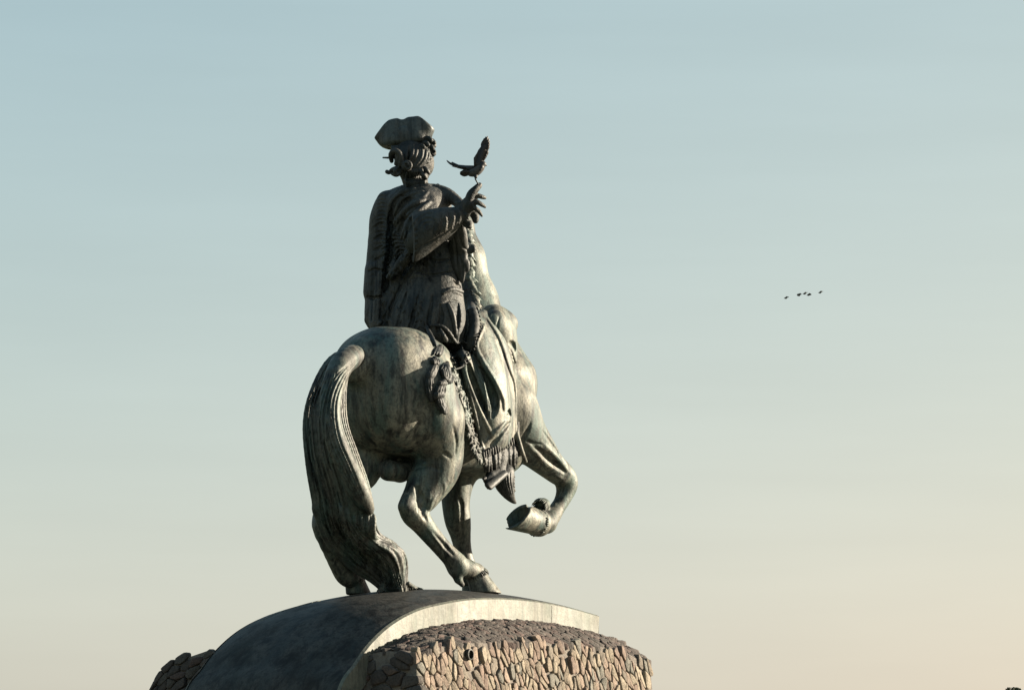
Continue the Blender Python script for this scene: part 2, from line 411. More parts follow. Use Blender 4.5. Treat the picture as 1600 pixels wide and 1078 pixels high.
def stone_geo(poly, surf, depth, R, shrink=0.007):
    """an uneven, round-shouldered stone over a cell; surf(u,v,d) gives world points"""
    c = np.mean(poly, 0); sub = []
    n = len(poly)
    for i in range(n):                                     # corners are knocked off
        p, q = poly[i], poly[(i+1) % n]; sub += [p+(q-p)*R.uniform(.08, .26), p+(q-p)*R.uniform(.74, .92)]
    def ringp(inset, jit):
        o = []
        for p in sub:
            v = p-c; ln = np.linalg.norm(v)+1e-6; o.append(c+v*max(0.2, 1-inset/ln)*(1+R.uniform(-jit, jit)))
        return o
    V, F = [], []; m = len(sub)
    hgt = depth*R.uniform(.55, 1.3); tx, ty = R.uniform(-.22, .22), R.uniform(-.15, .15)
    for inset, d in ((shrink, -0.05), (shrink*1.05, hgt*.66), (shrink+.007, hgt*.93), (shrink+.020, hgt)):
        for p in ringp(inset, 0.04): V.append(surf(p[0], p[1], d+((p-c)[0]*tx+(p-c)[1]*ty if d > 0 else 0)+R.uniform(-.004, .004)))
    for r in range(3):
        for j in range(m): F.append((r*m+j, r*m+(j+1) % m, (r+1)*m+(j+1) % m, (r+1)*m+j))
    V.append(surf(c[0], c[1], hgt*1.03)); t = len(V)-1
    for j in range(m): F.append((3*m+j, 3*m+(j+1) % m, t))
    return V, F
SW, S0, S1 = 1.86, -3.05, 2.12        # half width and ends of the stone body at its shoulder
BAT = 0.11                            # the walls lean in as they rise
def shoulder(s):                      # height of the shoulder's outer edge along the side
    xs = np.array((-3.1, -2.6, -1.9, -0.6, 0.6, 1.4, 2.05)); zs = np.array((-1.06, -0.93, -0.85, -0.79, -0.76, -0.80, -0.92)); return float(np.interp(s, xs, zs))
def cap_low(s):
    i0 = int(np.argmin(_ps)); return float(np.interp(s, _ps[i0:], _pz[i0:]))-TH_CAP+0.02
def side_surf(u, v, d):               # u along the axis from S0, v downward
    s = S0-0.12*(v*BAT)+u*(1+0.0*v); q = shoulder(S0+u)-v
    return L(s, -(SW+v*BAT+d), q)
def ledge_surf(u, v, d):              # from the cap's rim (v=0) out to the shoulder (v=1 -> SW-HW)
    t = v/(SW-HW+0.02); s = S0+u; z0 = max(cap_low(s), shoulder(s)+0.02); z1 = shoulder(s)
    bul = 0.07*math.sin(math.pi*min(1, max(0, t)))
    return L(s, -(HW-0.06+(SW-HW+0.06)*t), z0+(z1-z0)*t+bul+d)
def end_surf(u, v, d):                # the shaded end wall; u from the right corner to the left
    l = -SW-0.02+u; l2 = l*(1+v*BAT/SW) if l < 0 else l*(1+v*BAT/SW*.6)
    zt = end_top(l)-v
    return L(S0-v*BAT-d-0.10*math.cos(l/SW*1.3), l2, zt)
_lt = sorted((loc(HS(x, y, -3.15))[1], loc(HS(x, y, -3.15))[2]) for x, y in ((330, 1013), (318, 1017), (290, 1026), (262, 1035), (245, 1046), (232, 1064), (222, 1082), (214, 1100)))
def end_top(l):
    if l < -HW+.06:
        t = (l+SW)/(SW-HW+.06); return shoulder(S0)+(max(cap_low(S0), shoulder(S0)+.02)-shoulder(S0))*max(0, t)+.05*math.sin(math.pi*max(0, min(1, t)))
    if l < 0.9: return -0.95
    return float(np.interp(l, [0.9]+[a for a, b in _lt], [-1.0]+[b for a, b in _lt]))
def masonry(surf, w_, h_, cw, ch, tilt, seed, depth, vis, cols, far_name='lower_stones', flip=False):
    R = random.Random(seed+5); far = ([], [], [])
    for poly in cells(w_, h_, cw, ch, tilt, seed):
        c = np.mean(poly, 0); V, F = stone_geo(poly, surf, depth, R)
        if flip: F = [f[::-1] for f in F]
        if vis(c):
            o = raw('stone', V, F, STONE[R.choice(cols)], None, True); adopt(o, ped)
        else:
            k = len(far[0]); far[0].extend(V); far[1].extend([tuple(i+k for i in f) for f in F]); far[2].extend([R.randrange(len(cols))]*len(F))
    if far[0]:
        o = raw(far_name, far[0], far[1], None, None, True)
        for m in [STONE[q] for q in cols]: o.data.materials.append(m)
        o.data.polygons.foreach_set('material_index', far[2])
        adopt(o, ped); o['kind'] = 'stuff'
    nu, nv = 60, 30; V, F = [], []                         # the mortar bed behind the stones
    for i in range(nu+1):
        for j in range(nv+1): V.append(surf(w_*i/nu, h_*j/nv, 0.0))
    for i in range(nu):
        for j in range(nv):
            a = i*(nv+1)+j; f = (a, a+nv+1, a+nv+2, a+1); F.append(f[::-1] if flip else f)
    adopt(raw('mortar_bed', V, F, M_MORTAR, None, True), ped)
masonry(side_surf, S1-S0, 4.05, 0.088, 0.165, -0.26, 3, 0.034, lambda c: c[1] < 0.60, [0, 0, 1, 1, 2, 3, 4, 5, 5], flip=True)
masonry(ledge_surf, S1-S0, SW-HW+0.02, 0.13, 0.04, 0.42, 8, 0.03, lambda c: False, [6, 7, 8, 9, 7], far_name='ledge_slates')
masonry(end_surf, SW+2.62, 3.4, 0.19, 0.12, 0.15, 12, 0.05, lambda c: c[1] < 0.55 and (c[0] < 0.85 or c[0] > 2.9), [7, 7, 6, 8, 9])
# the far flank, the front and the top fill close the body
def core():
    q = SW-0.05; V = []
    ring = [(S0+0.15, -q), (S1-0.04, -q), (S1-0.04, q), (S0+0.15, q)]
    for s, l in ring: V.append(L(s*0.97, l*0.7, -1.08))
    for s, l in ring: V.append(L(s, l, -1.25))
    for s, l in ring: V.append(L(s*1.16, l*1.24, -5.0))
    F = [(0, 1, 2, 3)]
    for r in (0, 4):
        for j in range(4): F.append((r+j, r+4+j, r+4+(j+1) % 4, r+(j+1) % 4))
    adopt(raw('stone_core', V, F, M_MORTAR), ped)
core()

def drain():
    c = H(736, 1022, -(SW+.085)); V, F = [], []
    for r, d in ((.062, -.05), (.062, .0), (.048, .004), (.046, -.09)):
        for i in range(20):
            a = 2*math.pi*i/20; V.append(c+FW*math.cos(a)*r+UP*math.sin(a)*r*1.12-LF*d)
    for k in range(3):
        for i in range(20): F.append((k*20+i, k*20+(i+1) % 20, k*20+20+(i+1) % 20, k*20+20+i))
    F.append(tuple(range(60, 80)))
    adopt(raw('drain_pipe', V, F, M_CAP), ped)
drain()
# ------------------------------------------------------------------ the statue: horse
st = empty('equestrian_statue', 'dark patinated bronze statue of a rider in a tricorne hat on a striding horse', 'statue', at=tuple(L(0, 0, 0.05)))
def horse():
    g = grid(470, 915, 335, 935, -2.3, 2.6, 0.016)
    f = lambda x, y, l: H(x, y, l)
    # trunk
    g.ell(f(622, 618, 0), (0.76, 0.62, 0.80), 0.1, pw=3.2)
    for l in (-0.25, 0.25): g.ell(L(-1.15, l, 2.52), (0.55, 0.44, 0.68), 0.25)
    g.ell(f(604, 612, 0), (0.60, 0.60, 0.68), 0.15, pw=3.0)
    g.ell(f(672, 638, 0), (1.0, 0.60, 0.82), 0.12)
    g.ell(f(722, 636, 0), (1.1, 0.59, 0.86), 0.12)
    g.ell(L(0.98, 0, 2.45), (0.66, 0.56, 0.90), 0.2)
    g.ell(L(1.12, -0.22, 2.3), (0.46, 0.34, 0.70), 0.15); g.ell(L(1.2, 0.22, 2.3), (0.48, 0.36, 0.72), 0.15)
    # dock of the tail
    g.chain([(f(592, 548, 0), .24), (f(568, 560, 0.0), .2), (f(545, 580, 0), .14)], 0.2)
    # neck bent to the left, head carried low beyond it
    nf = (LF*0.9+FW*0.43, 0.72)
    g.chain([(f(768, 600, .1), .62), (f(742, 530, .3), .47), (f(735, 475, .45), .36), (f(724, 405, .5), .27), (f(716, 355, .58), .20)], 0.15)
    g.chain([(f(716, 355, .58), .20), (P(712, 362, 1.95), .2), (P(700, 420, 2.2), .19), (P(692, 468, 2.3), .13), (P(690, 490, 2.32), .12)], 0.08)
    g.chain([(P(712, 352, 1.6), .05), (P(708, 336, 1.6), .012)], 0.03)
    # right hind leg
    g.chain([(f(655, 610, -.40), .46), (f(672, 660, -.44), .43), (f(684, 700, -.44), .31), (f(688, 716, -.44), .26)], 0.12)
    g.chain([(f(690, 690, -.46), .24), (f(682, 732, -.42), .275), (f(668, 765, -.38), .19), (f(653, 788, -.34), .15)], 0.08, n=10)
    g.chain([(f(662, 735, -.36), .17), (f(646, 765, -.34), .10), (f(632, 790, -.32), .075)], 0.05, n=6)     # Achilles tendon
    g.chain([(f(634, 792, -.32), .09), (f(645, 803, -.33), .135), (f(655, 812, -.35), .135), (f(672, 834, -.40), .115), (f(692, 857, -.46), .105), (f(710, 876, -.52), .115), (f(716, 886, -.54), .135)], 0.05, n=16)
    g.chain([(f(716, 885, -.54), .125), (f(730, 889, -.58), .12), (f(744, 893, -.62), .115)], 0.04)
    g.chain([(f(712, 893, -.54), .08), (f(716, 905, -.55), .05), (f(722, 913, -.56), .035)], 0.03)              # feather of the fetlock
    # left hind leg, trailing under the tail
    g.chain([(f(606, 640, .33), .45), (f(578, 700, .36), .34), (f(560, 735, .36), .25), (f(530, 780, .36), .16), (f(508, 806, .36), .14)], 0.12)
    g.chain([(f(508, 806, .36), .14), (f(506, 825, .36), .13), (f(519, 862, .36), .10), (f(533, 888, .36), .11), (f(543, 900, .36), .12), (f(556, 906, .36), .11)], 0.05, n=12)
    # left fore leg, standing
    g.chain([(f(735, 690, .34), .34), (f(716, 745, .32), .215), (f(712, 782, .32), .165), (f(715, 812, .32), .15), (f(719, 832, .32), .115), (f(724, 865, .32), .095), (f(728, 885, .32), .11), (f(733, 899, .32), .12), (f(738, 906, .32), .12)], 0.07, n=22)
    # right fore leg, raised and folded
    g.chain([(f(795, 630, -.32), .36), (f(812, 672, -.38), .31), (f(838, 702, -.40), .235), (f(862, 728, -.40), .165), (f(882, 744, -.40), .14)], 0.08, n=14)
    g.chain([(f(880, 742, -.40), .145), (f(886, 757, -.40), .13), (f(880, 778, -.39), .095), (f(868, 798, -.37), .09), (f(859, 810, -.36), .115)], 0.05, n=12)
    g.chain([(f(859, 808, -.36), .115), (f(854, 817, -.35), .135), (f(843, 817, -.35), .155)], 0.04)
    g.ell(f(848, 788, -.34), (.11, .10, .09), 0.04)                                                            # ergot tuft
    # sheath between the hind legs
    g.chain([(f(607, 735, -.05), .135), (f(625, 738, -.05), .125), (f(660, 728, -.05), .14)], 0.03)
    g.ell(f(612, 728, .12), (.18, .14, .16), 0.05)
    # muscle and tendon relief
    S = g.stroke
    cuts = [[(651, 760, 3), (658, 780, 6), (655, 800, 2)], [(668, 762, 2), (664, 785, 5), (662, 800, 5), (668, 815, 1)], [(676, 830, 1), (696, 852, 4), (712, 870, 1)],
            [(662, 825, 1), (680, 848, 3), (700, 870, 1)],
            [(826, 690, 1), (848, 708, 5), (866, 722, 7), (884, 738, 3)], [(822, 700, 1), (850, 730, 4), (872, 748, 2)], [(878, 757, 2), (868, 776, 5), (864, 786, 1)], [(848, 672, 1), (865, 695, 3), (885, 725, 1)],
            [(822, 688, 1), (836, 694, 3), (850, 694, 1)], [(708, 665, 1), (714, 690, 3), (712, 712, 1)], [(690, 706, 1), (700, 712, 3), (706, 716, 1)],
            [(716, 775, 1), (722, 790, 3), (722, 830, 2)], [(644, 705, 1), (656, 714, 2), (672, 726, 1)], [(640, 735, 1), (665, 728, 2.5), (690, 735, 1)]]
    cuts.append([(830, 658, 1), (826, 670, 3), (819, 682, 3), (812, 694, 1.5)])
    for c in cuts: S([(x, y, r) for x, y, r in c], 0.035, 'sub', lift=0.015)
    ridges = [[(684, 768, 2), (672, 788, 4), (667, 806, 2)], [(640, 770, 2), (634, 788, 3)], [(664, 790, 2), (662, 806, 3)], [(845, 690, 2), (870, 715, 4), (890, 740, 2)], [(836, 705, 2), (860, 735, 4), (880, 748, 2)],
              [(874, 768, 2), (866, 790, 3)], [(690, 745, 1), (694, 760, 3), (690, 775, 1)]]
    for c in ridges: S([(x, y, r) for x, y, r in c], 0.03, 'add', lift=-0.02)
    return g
G_HORSE = horse()
hb = G_HORSE.mesh('horse', M_HORSE, smooth=0); adopt(hb, st)
hb['label'] = 'striding bronze horse with its right foreleg raised'

def hoof(a, b, ra, rb, sole=None, hollow=False, heel=None):
    a = np.asarray(a); b = np.asarray(b); R = rb*1.8
    g = SDF(np.minimum(a, b)-R, np.maximum(a, b)+R, 0.012)
    g.seg(a, b+(b-a)*0.6, ra, rb+(rb-ra)*0.6, 0.01)
    g.chain([(a, ra*1.08), (a+(b-a)*.02, ra*1.08)], 0.03)
    n = (b-a) if sole is None else np.asarray(sole); g.plane(b, n, 0.012)
    n = n/np.linalg.norm(n)
    if hollow:
        e1 = np.cross(n, (0, 1, 0)); e1 /= np.linalg.norm(e1); e2 = np.cross(n, e1); g.ell(b+n*.01+e1*.02, (.21, .165, .13), .012, 'sub', axes=(e1, e2, n)); g.seg(H(824, 796, -.34)-n*.04, H(806, 808, -.34)-n*.12, .045, .012, .015)
        g.seg(H(826, 791, -.5), H(829, 786, -.2), .03, .03, 0.01, 'sub')
    o = g.mesh('hoof', M_HORSE, hb); return g
def planted(px, py, l, pa, ra, rb):
    b = H(px, py, l); s, l_, z = loc(b); zc = cap_z(s, l_); b = L(s, l_, zc-0.01)
    return hoof(pa, b, ra, rb, sole=(0, 0, -1))
planted(757, 925, -.66, H(743, 896, -.60), .125, .185)
planted(560, 917, .36, H(553, 903, .36), .12, .16)
planted(740, 915, .32, H(736, 904, .32), .12, .16)
hoof(H(842, 817, -.35), H(808, 806, -.33), .168, .20, hollow=True, sole=(-.52, -.52, .68))
# ragged coronet hair above the hooves
def fringe(name, c0, axis, r, n, ln, mat, parent, seed=1, arc=(0, 2*math.pi), th=0.014, droop=0.3):
    R = random.Random(seed); axis = np.asarray(axis)/np.linalg.norm(axis); a = np.cross(axis, (0.3, 0.9, 0.1)); a /= np.linalg.norm(a); b = np.cross(axis, a); VV, FF = [], []
    for i in range(n):
        an = arc[0]+(arc[1]-arc[0])*(i+R.uniform(-.3, .3))/n; d = math.cos(an)*a+math.sin(an)*b
        p0 = c0+d*r; l_ = ln*R.uniform(.7, 1.2); p1 = p0+axis*l_*.6+d*l_*droop; p2 = p0+axis*l_+d*l_*droop*.9
        v, f = tube([p0-axis*l_*.35-d*.02, p0, p1, p2], [th*.6, th, th*.9, th*.25], 5); k = len(VV); VV += v; FF += [tuple(i+k for i in q) for q in f]
    return raw(name, VV, FF, mat, parent, True)
fringe('coronet_hair', H(744, 894, -.61), H(757, 925, -.66)-H(743, 896, -.60), .115, 30, .075, M_TAIL, hb, 2)
fringe('coronet_hair', H(842, 817, -.35), H(808, 806, -.33)-H(842, 817, -.35), .160, 44, .07, M_TAIL, hb, 3, th=.019)
fringe('coronet_hair', H(553, 902, .36), (0, 0, -1), .11, 24, .08, M_TAIL, hb, 4)
fringe('fetlock_tuft', H(846, 788, -.38), H(836, 796, -.36)-H(852, 780, -.33), .085, 26, .10, M_TAIL, hb, 5, droop=.1)

# ------------------------------------------------------------------ tail
def tail():
    g = grid(462, 672, 525, 945, -3.0, -0.7, 0.0098); R = random.Random(4)
    y0 = H(550, 545, 0)[1]
    # left and right border of the falling sheet of hair: (px, py, depth)
    A = [(548, 541, y0-.05), (512, 562, y0-.25), (486, 610, y0-.42), (476, 660, y0-.45), (480, 720, y0-.40), (489, 775, y0-.25), (497, 815, y0-.10), (512, 850, y0+.1), (545, 885, y0+.30), (580, 908, y0+.44), (600, 925, y0+.5)]
    B = [(556, 550, y0-.10), (543, 575, y0-.35), (533, 620, y0-.50), (534, 670, y0-.55), (546, 715, y0-.52), (566, 760, y0-.40), (580, 800, y0-.2), (590, 833, y0-.02), (618, 852, y0+.16), (634, 885, y0+.35), (636, 925, y0+.5)]
    n = 19
    for i in range(n):
        u = i/(n-1); path = []
        ph = R.uniform(0, 6.28); amp = R.uniform(.6, 1.8); rw = R.choice((.85, 1.0, 1.15)); dz = (-.012 if i % 2 else .012)+.035*math.sin(u*8.5+.6)+R.uniform(-.008, .008)
        for j, (a, b) in enumerate(zip(A, B)):
            a = np.array(a); b = np.array(b); q = a+(b-a)*u
            q[2] -= 0.30*math.sin(math.pi*u**1.5)*(0.3+0.7*min(1, j/3))*(1 if j < 7 else .55)+dz; q[0] += amp*math.sin(ph+j*0.9)*(1 if 1 < j < 9 else .2)
            w_ = np.linalg.norm((b-a)[:2])/120/n*0.80
            path.append((P(*q), max(.017, w_*rw) if j < 10 else .02))
        g.chain(path, 0.006, n=44)
    # inner fill so that no sky shows between the strands
    for u in (.2, .4, .6, .8):
        g.chain([(P(a[0]+(b[0]-a[0])*u, a[1]+(b[1]-a[1])*u, a[2]+(b[2]-a[2])*u-.28*math.sin(math.pi*u**1.5)*(1 if a[1] < 810 else .5)+.13), max(.03, abs(b[0]-a[0])/120*.16)) for a, b in zip(A[1:-1], B[1:-1])], 0.008, n=30)
    # broad smooth lock lit by the sun along the right border, ending in a step
    g.chain([(P(584, 580, y0+.55), .13), (P(564, 562, y0+.18), .14), (P(547, 559, y0-.2), .15), (P(530, 577, y0-.56), .145), (P(517, 620, y0-.78), .13), (P(518, 665, y0-.86), .12), (P(531, 705, y0-.84), .125), (P(550, 745, y0-.74), .13), (P(567, 778, y0-.58), .11), (P(577, 797, y0-.46), .06)], 0.03, n=30)
    for du, w_ in ((0, .028), (1, .03), (2, .026)):
        pass
    for i in range(7):                                       # ribs along the inner border
        o = i*3.2
        g.chain([(P(547-o*.5, 566, y0-.44-.008*o), .018), (P(539-o, 610, y0-.60-.014*o), .023), (P(541-o, 660, y0-.64-.015*o), .023), (P(556-o, 705, y0-.62-.015*o), .023), (P(574-o*1.0, 755, y0-.54-.012*o), .022), (P(583-o*.8, 795-o*.3, y0-.46), .018)], 0.010, n=24)
    for o_ in (-7, -2, 4, 9):
        g.stroke([(556+o_*.5, 562, .6), (530+o_, 590, 1.5), (516+o_, 630, 1.7), (520+o_, 680, 1.7), (540+o_, 730, 1.6), (562+o_*.6, 775, .8)], 0.008, 'sub', lift=0.0)
    # second lock that springs over and curls at the foot
    for i in range(11):
        u = i/10; x = 532+u*52; y = 786+u*22; e_ = .025*(i % 2)*(1 if i < 8 else .3)
        g.chain([(P(x-8, y-8, y0-.30), .012), (P(x, y, y0-.50+.1*u+e_), .03), (P(x+4-u*4, y+22, y0-.50+.12*u+e_), .03), (P(553+u*36, 846-u*4, y0-.30+.1*u+.12*(u-.5)**2*2+e_), .03), (P(584+u*40, 866-u*8, y0-.14+.12*u+.3*(u-.5)**2*2+e_), .031), (P(600+u*34, 893-u*10, y0+.08+.1*u+.3*(u-.5)**2*2+e_), .031), (P(604+u*28, 924, y0+.36), .026)], 0.006, n=26)
    for u in (.12, .35, .58, .78): g.chain([(P(534+u*50, 796+u*20, y0-.36), .05), (P(553+u*36, 846-u*4, y0-.12), .06), (P(584+u*40, 868-u*8, y0+.06), .06), (P(600+u*32, 893-u*8, y0+.26), .06), (P(606+u*26, 920, y0+.45), .05)], .01, n=12)
    # left side tufts
    for (x, y, a) in ((488, 770, 0), (491, 800, 0)):
        g.chain([(P(x+10, y-30, y0-.25), .05), (P(x+3, y-6, y0-.22), .05), (P(x+7, y+14, y0-.15), .02)], 0.02, n=8)
    # tips spread over the bronze cap
    for i in range(22):
        u = i/21; x0, y0_ = 596+u*42, 915-u*4; x1 = 586+u*76+R.uniform(-5, 5); y1 = 927+R.uniform(-3, 4)+6*u
        e = H(x1, y1, -.12-.25*u); s, l, z = loc(e); e = L(s, l, cap_z(s, l)+.012)
        m_ = H((x0+x1)/2, y1-6, -.10-.2*u); s, l, z = loc(m_); m_[2] = TOP+cap_z(s, l)+R.uniform(.02, .05)
        g.chain([(P(x0, y0_, -1.22), .026), (m_, .02), (e, .008)], 0.006, n=8)
    # comb marks
    for i in range(7):
        o = i*5.4
        g.stroke([(506+o*.6, 580, .8), (480+o, 640, 1.6), (482+o, 700, 1.7), (494+o*1.1, 750, 1.7), (506+o, 790, 1)], 0.006, 'sub', lift=-0.006)
    for i in range(9):
        o = i*6.2
        g.stroke([(512+o*.9, 806+o*.25, 1), (524+o*.9, 836, 2), (560+o*.7, 868-o*.2, 2.1), (588+o*.6, 892-o*.2, 2), (604+o*.5, 918, 1)], 0.006, 'sub', lift=-0.006)
    for i in range(4): g.stroke([(500+i*9, 780, 1), (506+i*9, 815, 2), (530+i*8, 850, 2), (560+i*6, 884, 1.4)], 0.006, 'sub', lift=-0.006)
    return g
G_TAIL = tail(); tl = G_TAIL.mesh('tail', M_TAIL, hb, smooth=0)
tl['label'] = 'long wavy bronze tail reaching down to the cap'

# ------------------------------------------------------------------ mane
def mane():
    g = grid(690, 770, 340, 500, 0.3, 2.0, 0.012); R = random.Random(9)
    for i in range(34):
        u = i/33; x = 722+u*14+2*math.sin(u*9); y = 352+u*128
        c = G_HORSE.hit(x, y, 0.2)
        if c is None: c = P(x, y, 1.2)
        for q in range(2):
            dx, dy = R.uniform(5, 18), R.uniform(3, 16)
            e = G_HORSE.hit(x+dx, y+dy, 0.2); e = P(x+dx, y+dy, (e[1] if e is not None else c[1]))
            m_ = (c+e)/2+np.array((0.0, -.02, .01))
            g.chain([(c+np.array((-.05, 0.03, .02)), .03), (m_, R.uniform(.022, .034)), (e, .008)], 0.008, n=6)
    return g
G_MANE = mane(); G_MANE.mesh('mane', M_HORSE, hb)
# ------------------------------------------------------------------ the statue: rider
def wavy(n, R, a): return [R.uniform(-a, a) for _ in range(n)]
def rider_body():
    g = grid(560, 835, 215, 800, -1.15, 1.2, 0.014)
    # trunk inside the coat, neck and head turned a little to the right
    g.chain([(P(672, 500, -.2), .34), (P(675, 425, -.15), .26), (P(660, 360, -.05), .30), (P(650, 315, 0), .25)], 0.1)
    g.chain([(P(650, 312, 0), .15), (P(652, 290, .0), .135), (P(652, 272, .02), .14)], 0.04)
    ax = (np.array((.80, .60, 0)), np.array((-.60, .80, 0)), UP)             # the face looks away to the right
    g.ell(P(648, 246, .03), (.26, .215, .30), 0.04, axes=ax)
    g.ell(P(662, 258, .12), (.14, .13, .17), 0.05, axes=ax)                  # cheek and jaw
    g.chain([(P(668, 250, .25), .035), (P(672, 258, .30), .045)], 0.02)      # nose
    g.chain([(P(661, 268, .2), .07), (P(664, 275, .2), .055)], 0.03)         # chin
    # right arm and hand
    g.chain([(P(672, 325, -.3), .2), (P(662, 372, -.62), .16), (P(690, 352, -.72), .13), (P(722, 332, -.74), .085), (P(728, 322, -.74), .075)], 0.04)
    hy = -.74
    g.chain([(P(726, 332, hy), .075), (P(732, 320, hy-.02), .095), (P(737, 312, hy), .075)], 0.03)          # palm, its back towards us
    F = [[(731, 318, hy-.06, .055), (736, 304, hy-.07, .056), (744, 295, hy-.06, .045), (749.5, 289.5, hy-.03, .036)],
         [(738, 310, hy, .045), (745, 306, hy-.03, .033), (752, 307.6, hy-.02, .030), (758, 309.5, hy+.02, .022)],
         [(736, 316, hy, .045), (744, 315.5, hy-.06, .034), (751, 319, hy-.05, .030), (758, 323.6, hy, .020)],
         [(735, 323, hy, .042), (742, 325.5, hy-.06, .031), (748, 330.5, hy-.04, .028), (753, 337.5, hy, .018)],
         [(735, 328, hy+.08, .06), (742, 337, hy+.10, .055), (743, 345, hy+.08, .04)]]
    for f in F: g.chain([(P(a, b, y), r) for a, b, y, r in f], 0.007, n=10)
    # legs astride; the right boot below the saddle cloth points its toe down and away
    g.chain([(H(690, 525, -.15), .24), (H(712, 530, -.30), .20), (H(755, 560, -.48), .18), (H(782, 590, -.60), .16), (H(780, 660, -.66), .13), (H(778, 715, -.68), .11), (H(778, 740, -.70), .105)], 0.08)
    g.chain([(L(-.1, .35, 3.1), .30), (L(.7, .66, 2.8), .2), (L(.75, .78, 2.2), .15), (L(.7, .78, 1.6), .12), (L(1.05, .82, 1.4), .09)], 0.08)
    return g
G_RB = rider_body()
rb = G_RB.mesh('rider', M_COAT); adopt(rb, st); rb['label'] = 'bronze rider in a long coat, right hand held out with spread fingers'

def coat():
    g = grid(562, 742, 282, 528, -1.1, 0.6, 0.0095); R = random.Random(2)
    C = lambda l, k=.05, n=0, **kw: g.chain([(P(x, y, Y), r) for x, y, Y, r in l], k, n=n, **kw)
    fl = (np.array((.57, .82, 0)), 0.8)
    # back, waist and flared hip
    C([(632, 322, .02, .26), (676, 322, -.12, .25)], .1)
    C([(652, 330, -.05, .36), (664, 372, -.12, .375), (674, 410, -.16, .335), (677, 432, -.18, .335)], .08, 14, flat=fl)
    C([(677, 432, -.18, .33), (674, 462, -.22, .42), (669, 495, -.26, .50), (668, 516, -.28, .53)], .05, 12, flat=fl)
    # left arm in its wide sleeve with the cape hanging over it
    C([(610, 320, .10, .15), (599, 350, .13, .165), (594, 400, .16, .165), (592, 432, .16, .16), (592, 470, .14, .17), (590, 500, .1, .16)], .05, 16)
    C([(618, 335, .0, .16), (612, 400, .0, .16), (606, 450, .0, .17), (600, 505, -.02, .19)], .04, 12)
    for y in (428, 441, 455): C([(580, y, .14, .05), (584, y+6, .1, .04)], .02)
    C([(578, 470, .10, .05), (577, 500, .10, .06), (580, 508, .08, .05)], .02)
    C([(634, 304, .0, .10), (614, 312, .05, .11), (602, 324, .1, .11)], .05, 6)
    for i in range(10): C([(594+i*3.4, 311-i*1.9+.05*(i-4)**2, .06-.012*i, .02), (597+i*3.4, 305-i*1.6+.05*(i-4)**2, .06-.012*i, .02)], .008)
    C([(604, 313, .08, .125), (599, 335, .1, .15), (597, 352, .12, .16)], .04, 6)
    C([(592, 424, .14, .19), (591, 456, .14, .20)], .02)
    # upper right arm and shoulder
    C([(668, 322, -.28, .22), (660, 350, -.5, .215), (655, 375, -.62, .2)], .06, 8)
    S = lambda pts, k=.02, op='add', lift=0.0: g.stroke(pts, k, op, lift)
    # collar band and cape folds round the neck
    C([(632, 296, -.06, .06), (650, 291, -.14, .065), (668, 294, -.16, .065)], .02, 8)
    C([(664, 294, -.10, .05), (680, 297, -.12, .075), (698, 304, -.16, .085), (714, 315, -.3, .07), (724, 322, -.45, .04)], .02, 12)
    C([(678, 297, -.1, .03), (684, 290.5, -.1, .028), (687, 296, -.1, .03)], .01)
    for pts in ([(648, 296, 3), (628, 302, 5), (612, 318, 5), (606, 340, 3)], [(660, 300, 3), (640, 306, 5), (625, 318, 4), (617, 336, 2)], [(668, 302, 3), (655, 316, 4), (640, 324, 3)],
                [(664, 312, 3), (645, 322, 6), (627, 338, 6), (610, 360, 4)], [(672, 316, 3), (655, 330, 5), (640, 346, 5), (628, 372, 3)]):
        S(pts, .025, 'add', -.01)
    for pts in ([(640, 301, 2), (620, 312, 3.4), (610, 332, 2)], [(652, 308, 2), (634, 314, 3.4), (622, 330, 3), (612, 348, 2)], [(660, 318, 1), (640, 334, 4), (626, 352, 4), (618, 378, 2)], [(668, 326, 1), (652, 340, 3), (640, 360, 3)],
                [(636, 362, 2), (628, 385, 4), (632, 405, 3)], [(626, 400, 3), (612, 430, 4), (604, 470, 4)]):
        S(pts, .02, 'sub', .012)
    S([(612, 322, 2), (611, 350, 6), (609, 400, 7), (603, 450, 7), (599, 500, 6)], .03, 'sub', -.03)
    S([(611, 350, 4), (609, 400, 5), (604, 450, 5), (600, 495, 4)], .03, 'sub', -.02)
    for k_ in range(4): S([(583+k_*5, 400, 1), (582+k_*6, 450, 2.4), (580+k_*6, 500, 2)], .02, 'sub', .006)
    S([(574, 464, 2), (584, 466, 3), (596, 464, 3)], .012, 'sub', -.004); S([(576, 424, 1.5), (586, 421, 2.4), (600, 424, 2)], .012, 'sub', 0)
    for y_ in (352, 371, 388, 404): S([(583, y_+4, 1), (591, y_, 2.4), (602, y_-7, 1.2)], .02, 'sub', .004)
    # ribbed edging down the left shoulder
    for i in range(13):
        y = 306+i*6.2; S([(589+abs(i-8)*.15, y+2, 1.2), (596, y-.5, 1.8), (603, y+1.5, 1.2)], .012, 'sub', .005)
    # ribbons of the queue: two bands of pleats below the shoulder
    for i in range(9):
        S([(606+i*3.4, 372+i*5.2, 1.6), (614+i*3.0, 366+i*5.6, 2.6), (624+i*2.6, 368+i*5.4, 1.6)], .008, 'add', .006)
    for i in range(9):
        S([(597+i*1.2, 388+i*5.2, 1.6), (605+i*1.2, 383+i*5.2, 2.6), (614+i*1.2, 388+i*5.2, 1.6)], .008, 'add', .006)
    C([(642, 392, -.42, .06), (630, 408, -.40, .07), (622, 420, -.36, .06), (610, 432, -.25, .05)], .03, 8)
    C([(618, 420, -.12, .1), (622, 450, -.12, .1), (610, 470, -.08, .1), (612, 500, -.1, .12)], .05)
    for i in range(8): C([(634-i*3.4+3, 392+i*5+4, -.48+i*.02, .018), (634-i*3.4+8, 392+i*5+0, -.52+i*.02, .024), (634-i*3.4+14, 392+i*5+3, -.48+i*.02, .016)], .005, 6)
